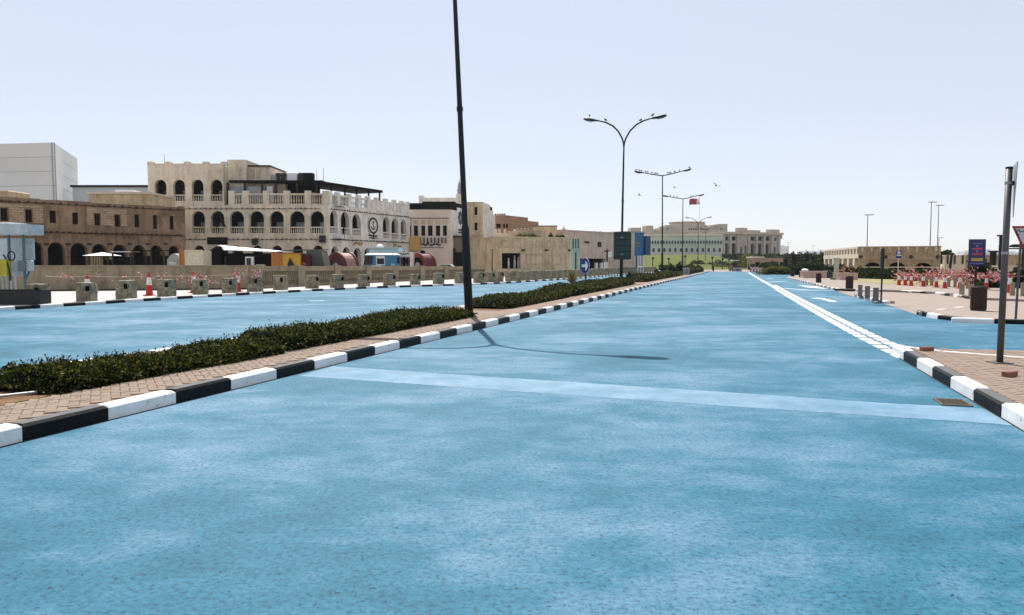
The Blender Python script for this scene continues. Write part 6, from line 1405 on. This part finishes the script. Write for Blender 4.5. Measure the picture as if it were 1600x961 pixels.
# central palace block
Yp = 350; pc = thing('palace_hall', 'stepped sandstone palace hall with a round drum above the pale wall', 'palace', (at(1060,Yp),Yp,0)); ox = at(1060,Yp)
def pbox(a, b, t, y0, y1, nm, m=None, bt=None): 
    MB().box(at(a,Yp)-ox, at(b,Yp)-ox, y0, y1, 0 if bt is None else zz_(bt,Yp), zz_(t,Yp)).build(nm, m or M_pal, pc)
pbox(984,1130,363.2,0,25,'lower_storey'); pbox(1020,1136,359,3,24,'terrace_storey'); pbox(985,1001,355.8,-.5,9,'roof_tower'); pbox(1008,1019.8,352.6,-.5,9,'roof_tower'); pbox(1033,1124,354.6,5,23,'upper_storey'); pbox(1042,1052,351,4.6,20,'shoulder'); pbox(1112,1126,351,4.6,20,'shoulder'); pbox(1124.2,1139.6,349.2,4,18,'roof_tower')
dr = MB(); cx = at(1085,Yp)-ox; rad = (1113.5-1057)/2*Yp/FPX; dr.lathe([(rad+1.2,zz_(354.5,Yp)),(rad+1.2,zz_(350,Yp)),(rad+.4,zz_(349.5,Yp)),(rad,zz_(346.5,Yp)),(rad+.3,zz_(345.8,Yp)),(rad+.3,zz_(344.6,Yp)),(rad-.8,zz_(343.6,Yp))],28,Matrix.Translation((cx,16,0))); dr.build('drum', M_pal, pc)
for k in range(9): q = at(1080+k*3.6,Yp)-ox; MB().box(q-.38,q+.38,4.9,4.995,zz_(360.5,Yp)+.3,zz_(356,Yp)).build('window', M_shadeg, pc)
for a, b in ((1127.5,1132),(1044,1047)): MB().box(at(a,Yp)-ox,at(b,Yp)-ox,3.9,3.99,zz_(357.6,Yp),zz_(356,Yp)).build('window', M_shadeg, pc)
# flag
Y = 300; fg_ = thing('flag', 'maroon and white flag flying on a tall pole over the palace', 'flag', (at(1091.5,Y),Y,0)); zt_ = zz_(306,Y)
MB().tube([(0,0,0),(0,0,zt_)],[.14,.07],8).build('pole', M_creamw, fg_); M_mar = plain('maroon_cloth', (.26,.012,.03), .7)
hgt = 2.3; z0_ = zt_-.9-hgt; n = 9
def wave(x, z): return (-x, .25*math.sin(x*2.2), z - .10*x - .1*math.sin(x*1.6))
wv = MB()
for k in range(n):
    za, zb_ = z0_+hgt*k/n, z0_+hgt*(k+1)/n; zm_ = (za+zb_)/2
    wv.poly([wave(0.08,za), wave(.75,za), wave(1.15,zm_), wave(.75,zb_), wave(.08,zb_)])
wv.build('white_field', M_whitep, fg_); mv = MB(); xs = [1.15+(3.9-1.15)*j/8 for j in range(9)]
for k in range(n):
    za, zb_ = z0_+hgt*k/n, z0_+hgt*(k+1)/n; zm_ = (za+zb_)/2; mv.poly([wave(.75,za), wave(1.15,za), wave(1.15,zm_)]); mv.poly([wave(.75,zb_), wave(1.15,zm_), wave(1.15,zb_)])
    for a, b in zip(xs, xs[1:]): mv.quad(wave(a,za), wave(b,za), wave(b,zb_), wave(a,zb_))
mv.build('maroon_field', M_mar, fg_)
# trees and shrub belts
M_bark = mat('tree_bark', (.09,.065,.045), .95, .3, 6)
def tree(label, x, y, z, h, r, seed, m, n=1500, size=.32, group='trees and tall shrubs at the far end'):
    t = thing('tree', label, 'tree', (x,y,z), 0, group); rnd = random.Random(seed); tr = MB(); th = h*.42; tr.tube([(0,0,0),(.03*h,0,th*.5),(0,.02*h,th)],[.055*h*.6,.04*h*.6,.025*h*.6],7)
    cen = []
    for k in range(7): a = rnd.uniform(0,6.28); q = Vector((math.cos(a)*r*.55, math.sin(a)*r*.55, h*rnd.uniform(.5,.85))); tr.tube([(0,0,th*.9),q*.6+Vector((0,0,th*.4)),q],[.02*h,.012*h,.006*h],5); cen.append(q)
    cen.append(Vector((0,0,h*.8))); tr.build('trunk', M_bark, t); rng = np.random.default_rng(seed); P_, N_ = [], []
    for q in cen:
        k = n//len(cen); d = rng.normal(0,1,(k,3)); d /= np.linalg.norm(d,axis=1)[:,None]; rr = r*.5*rng.uniform(.4,1,(k,1))**.5; P_.append(np.array(q)+d*rr*np.array([1,1,.75])); N_.append(d)
    leaf_object('crown', leaf_cloud(np.concatenate(P_), np.concatenate(N_), size, seed+1, .7), m, t); return t
TR = [(1168,186,3.4,2.6,M_leaf_y,'yellow-green tree at the right end of the lawn'),(1293,124,3.0,1.3,M_leaf_d,'dark tree against the left end of the pillared side'),(1284,150,2.9,1.7,M_leaf_d,'dark tree left of the pillared arcade side'),(1246,160,2.6,1.8,M_leaf_d,'dark round tree behind the dark pergola, left'),(1262,165,2.7,1.9,M_leaf_d,'dark round tree behind the dark pergola, middle'),(1275,160,2.7,1.8,M_leaf_d,'dark round tree behind the dark pergola, right'),(1474,100,3.2,.9,M_leaf_d,'dark tree between the sandstone arcade and the cream wall'),(1210,230,3.6,3,M_leaf_d,'dark green tree left of the far low brown wall'),(1230,240,3.4,3,M_leaf_d,'dark green tree above the far low brown wall')]
for k, (px, Y, h, r_, m, lab) in enumerate(TR): tree(lab, at(px,Y), Y, .05, h, r_, 200+k, m)
def belt(name, label, a, b, Y, h, n, m, seed, size=.3, y1=None, amp=.25):
    A_, B_ = Vector((at(a,Y),Y,0)), Vector((at(b,y1 or Y),y1 or Y,0)); L = (B_-A_).length; r = thing(name, label, 'hedge', A_, math.atan2((B_-A_).y,(B_-A_).x)); rng = np.random.default_rng(seed); x = rng.uniform(0,L,n)
    hh = h*(1+amp*np.sin(x*1.1+seed)+amp*.6*np.sin(x*2.9+seed*2)); pts = np.stack([x, rng.normal(0,.5,n), hh*rng.uniform(.05,1,n)],1); leaf_object('foliage', leaf_cloud(pts, np.tile([0,-.4,.7],(n,1)), size, seed+1,.7), m, r); q = MB(); q.box(0,L,-.25,.25,0,h*.6); q.build('twig_core', M_core, r); return r
belt('shrub_belt','dark shrub belt at the foot of the lawn behind the road end',1078,1172,205,1.7,5000,M_leaf_d,301,.3)
belt('shrub_belt','olive shrub belt right of the lawn foot',1112,1178,195,1.0,2200,M_leaf_y,302,.26)
belt('shrub_belt','low dark shrubs at the left foot of the lawn',1030,1092,150,.9,2600,M_leaf_d,303,.26)
belt('shrub_belt','long flat-topped green hedge line below the palace wing',1128,1276,250,4.1,9000,M_leaf_d,304,.55,None,.04)
belt('shrub_belt','dark shrubs in front of the far low brown wall',1172,1240,150,1.3,3000,M_leaf_d,305,.3)
belt('shrub_belt','dark shrub belt left of the pillared arcade side',1236,1290,118,1.5,3000,M_leaf_d,306,.28)
# low brown park wall with openings, dark pergola
Y = 172; pk = thing('low_brown_pavilion', 'low brown park pavilion with dark openings right of the lawn', 'building', (at(1176,Y),Y,0)); w_ = at(1228,Y)-at(1176,Y); z_ = zz_(403.2,Y); o4 = [(w_*f,w_*f+w_*.15,0,z_-.9,0) for f in (.08,.36,.62,.82)]
w = MB(); arch_wall(w, 0, w_, 0, z_, o4, .4); shell(w, w_, 4, 0, z_); w.mi = 1; w.quad((0,1.5,0),(w_,1.5,0),(w_,1.5,z_-.2),(0,1.5,z_-.2)); w.build('wall', [M_redp if False else mat('brown_park_wall', (.33,.24,.17), .9), M_int], pk); MB().box(-.2,w_*.35,-.3,4.2,z_+.002,z_+.35).build('roof_slab', M_sandpale, pk)
Y = 140; dpg = thing('dark_pergola', 'dark steel pergola with thick posts left of the sandstone arcade', 'pergola', (at(1222,Y),Y,0)); o_ = at(1222,Y)
for c, t in ((1240.5,398),(1261,397),(1270,399.5),(1227,404),(1285,402)): q = at(c,Y)-o_; MB().box(q-.28,q+.28,-.3,.3,0,zz_(t,Y)).build('post', M_shade, dpg)
MB().box(0,at(1288,Y)-o_,-.2,.2,zz_(403.4,Y),zz_(402,Y)).build('beam', M_shade, dpg); MB().box(at(1236,Y)-o_,at(1266,Y)-o_,-.6,2,zz_(399.4,Y),zz_(398,Y)).build('roof', M_shade, dpg)
# things at the road end
Y = 140; ct = thing('utility_cart', 'dark utility cart with a pale canopy parked at the end of the road', 'cart', (at(1148,Y),Y,.01))
MB().bev(-.62,.62,-.7,1.2,.35,1.05,.1).build('body', M_dred, ct); MB().box(-.6,.6,-.7,1.1,1.95,2.06).build('canopy', M_creamw, ct); MB().box(-.5,.5,.2,.9,1.05,1.6).build('seat', M_black_plain, ct)
for sx in (-.55,.55):
    for sy in (-.6,1.0): MB().tube([(sx,sy,1.0),(sx,sy,1.95)],.05,5).build('post', M_pole, ct); MB().lathe([(.32,-.1),(.34,0),(.32,.1)],14,Matrix.Translation((sx,sy,.34)) @ Matrix.Rotation(R(90),4,'Y')).build('wheel', M_black_plain, ct)
g = G(1152.5,424.3); cbk = thing('concrete_barrier', 'grey concrete barrier block across the far end of the road', 'barrier', (g.x,g.y,.01)); MB().hexa([(-.78,0,0),(.78,0,0),(.78,.6,0),(-.78,.6,0),(-.74,.15,.75),(.74,.15,.75),(.74,.45,.75),(-.74,.45,.75)]); q = MB(); q.hexa([(-.78,0,0),(.78,0,0),(.78,.6,0),(-.78,.6,0),(-.74,.12,.72),(.74,.12,.72),(.74,.48,.72),(-.74,.48,.72)]); q.build('block', mat('grey_concrete', (.26,.28,.29), .9), cbk); MB().box(-.3,.3,-.03,.02,.25,.4).build('slot', M_dark, cbk)
for k, (px, py, hh, lab) in enumerate(((1114.5,424,.9,'small dark bollard post at the left end of the road'),(1169.5,421.5,1.3,'dark post at the right end of the road'))):
    g = G(px,py); r = thing('end_post', lab, 'post', (g.x,g.y,.01)); MB().lathe([(.18,0),(.14,.05),(.13,hh-.1),(.08,hh)],9).build('post', M_shade, r); MB().box(-.22,.22,-.22,.22,0,.06).build('foot', M_shade, r)
for k in range(9):
    t = k/8; px = 1176.5+t*20; g = G(px, 424.6+t*4.4); b = thing('plastic_barrier', f'plastic barrier at the slip road start, {ORD[k]} from the left in its row', 'barrier', (g.x,g.y,.01), R(-35), 'plastic barriers at the slip road start')
    m1, m2 = (M_red, M_conew) if k % 2 == 0 else (M_conew, M_red); q = MB(); q.hexa([(-.5,-.22,0),(.5,-.22,0),(.5,.22,0),(-.5,.22,0),(-.46,-.08,.62),(.46,-.08,.62),(.46,.08,.62),(-.46,.08,.62)]); q.build('body', m1, b); MB().box(-.45,.45,-.07,.07,.621,.82).build('top', m2, b)
g = G(1077,429.5,.14); uc = thing('utility_cabinet', 'grey-green utility cabinet on the far median beside the kerb', 'cabinet', (g.x-.3,g.y,.13)); MB().bev(-.34,.34,0,.5,0,.85,.06).build('box', plain('cabinet_green', (.17,.22,.21), .5), uc); MB().box(-.36,.36,-.02,.52,0,.07).build('plinth', M_grey, uc); MB().box(-.01,.01,-.008,-.001,.1,.75).build('door_gap', M_dark, uc)
# thin park lamp posts in front of the palace
for k, (px, Y, top) in enumerate(((1020,160,403),(1045,165,404),(1070.5,170,400),(1113,168,402),(1129,172,404),(1139,172,405))):
    r = thing('park_post', f'thin dark park lamp post on the lawn edge, {ORD[k]} from the left', 'post', (at(px,Y),Y,0), 0, 'thin park lamp posts by the lawn'); h = zz_(top,Y); MB().tube([(0,0,0),(0,0,h-.3)],.09,6).build('post', M_pole, r); MB().lathe([(.1,h-.3),(.28,h-.2),(.24,h+.15),(.05,h+.25)],8).build('lantern', M_pole, r)
# high masts
for k, (px, Y, top, lab) in enumerate(((1354,170,336.5,'tall light mast above the sandstone arcade, leftmost'),(1452.5,175,316.5,'taller of the two light masts behind the arcade'),(1464,185,321.5,'right one of the two light masts behind the arcade'),(1231,420,379,'faint far light mast right of the palace wing'),(1270,420,384,'faint far light mast left of the sandstone arcade'),(1466,240,372,'short far mast behind the right end of the arcade'))):
    r = thing('light_mast', lab, 'light mast', (at(px,Y),Y,0), 0, 'light masts on the skyline'); h = zz_(top,Y); MB().tube([(0,0,0),(0,0,h)],[.15,.08],8).build('mast', mat('grey_mast', (.22,.215,.21), .6), r); MB().lathe([(.5,h),(.55,h+.12),(.2,h+.25)],8).build('ring', M_grey, r)
    hd_ = MB()
    for s in (-1,1): MB().box(.25*s-.35 if s < 0 else .25, .25*s if s < 0 else .6*2, -.2,.2,h+.02,h+.2).build('floodlight', M_grey, r)
# pale skyline, distance haze put into the buildings' own colour
M_hazeb = mat('far_city_haze_tint', (.58,.64,.70), .9, .05, .02, 0); rnd = random.Random(12)
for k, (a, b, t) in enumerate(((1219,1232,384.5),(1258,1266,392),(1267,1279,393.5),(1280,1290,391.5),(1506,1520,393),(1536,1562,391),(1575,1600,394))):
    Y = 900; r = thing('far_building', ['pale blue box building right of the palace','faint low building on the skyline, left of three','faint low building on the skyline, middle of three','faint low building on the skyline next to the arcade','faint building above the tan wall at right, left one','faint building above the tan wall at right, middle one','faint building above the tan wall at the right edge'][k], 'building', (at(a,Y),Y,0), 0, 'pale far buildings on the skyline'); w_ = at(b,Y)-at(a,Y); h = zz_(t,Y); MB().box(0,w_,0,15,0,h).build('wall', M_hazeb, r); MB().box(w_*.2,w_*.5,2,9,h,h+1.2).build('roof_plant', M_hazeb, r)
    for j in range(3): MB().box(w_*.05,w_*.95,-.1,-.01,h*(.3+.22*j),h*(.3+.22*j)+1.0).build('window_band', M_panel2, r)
tr_ = belt('tree_line','faint green tree line on the horizon left of the arcade',1228,1292,600,7.8,5000,M_leaf_d,310,1.4,None,.15); tr_['category'] = 'tree line'
# pink-white paving left of the lawn
struct('forecourt', MB().sheet([(at(1010,165),165),(at(1085,150),150),(at(1090,140),140),(at(1030,135),135),(at(1000,140),140)], .016), M_walk)
# ---- desert haze
hb_ = MB().box(-1500,1500,-80,1400,-1.2,60).build('haze', []); hb_['kind'] = 'stuff'
hm = bpy.data.materials.new('haze_air'); hm.use_nodes = True; nt = hm.node_tree; nt.nodes.clear(); out = nt.nodes.new('ShaderNodeOutputMaterial'); pv = nt.nodes.new('ShaderNodeVolumePrincipled')
pv.inputs['Color'].default_value = (.86,.90,.96,1); pv.inputs['Density'].default_value = .00011; pv.inputs['Anisotropy'].default_value = .3; nt.links.new(pv.outputs[0], out.inputs['Volume']); hb_.data.materials.append(hm)
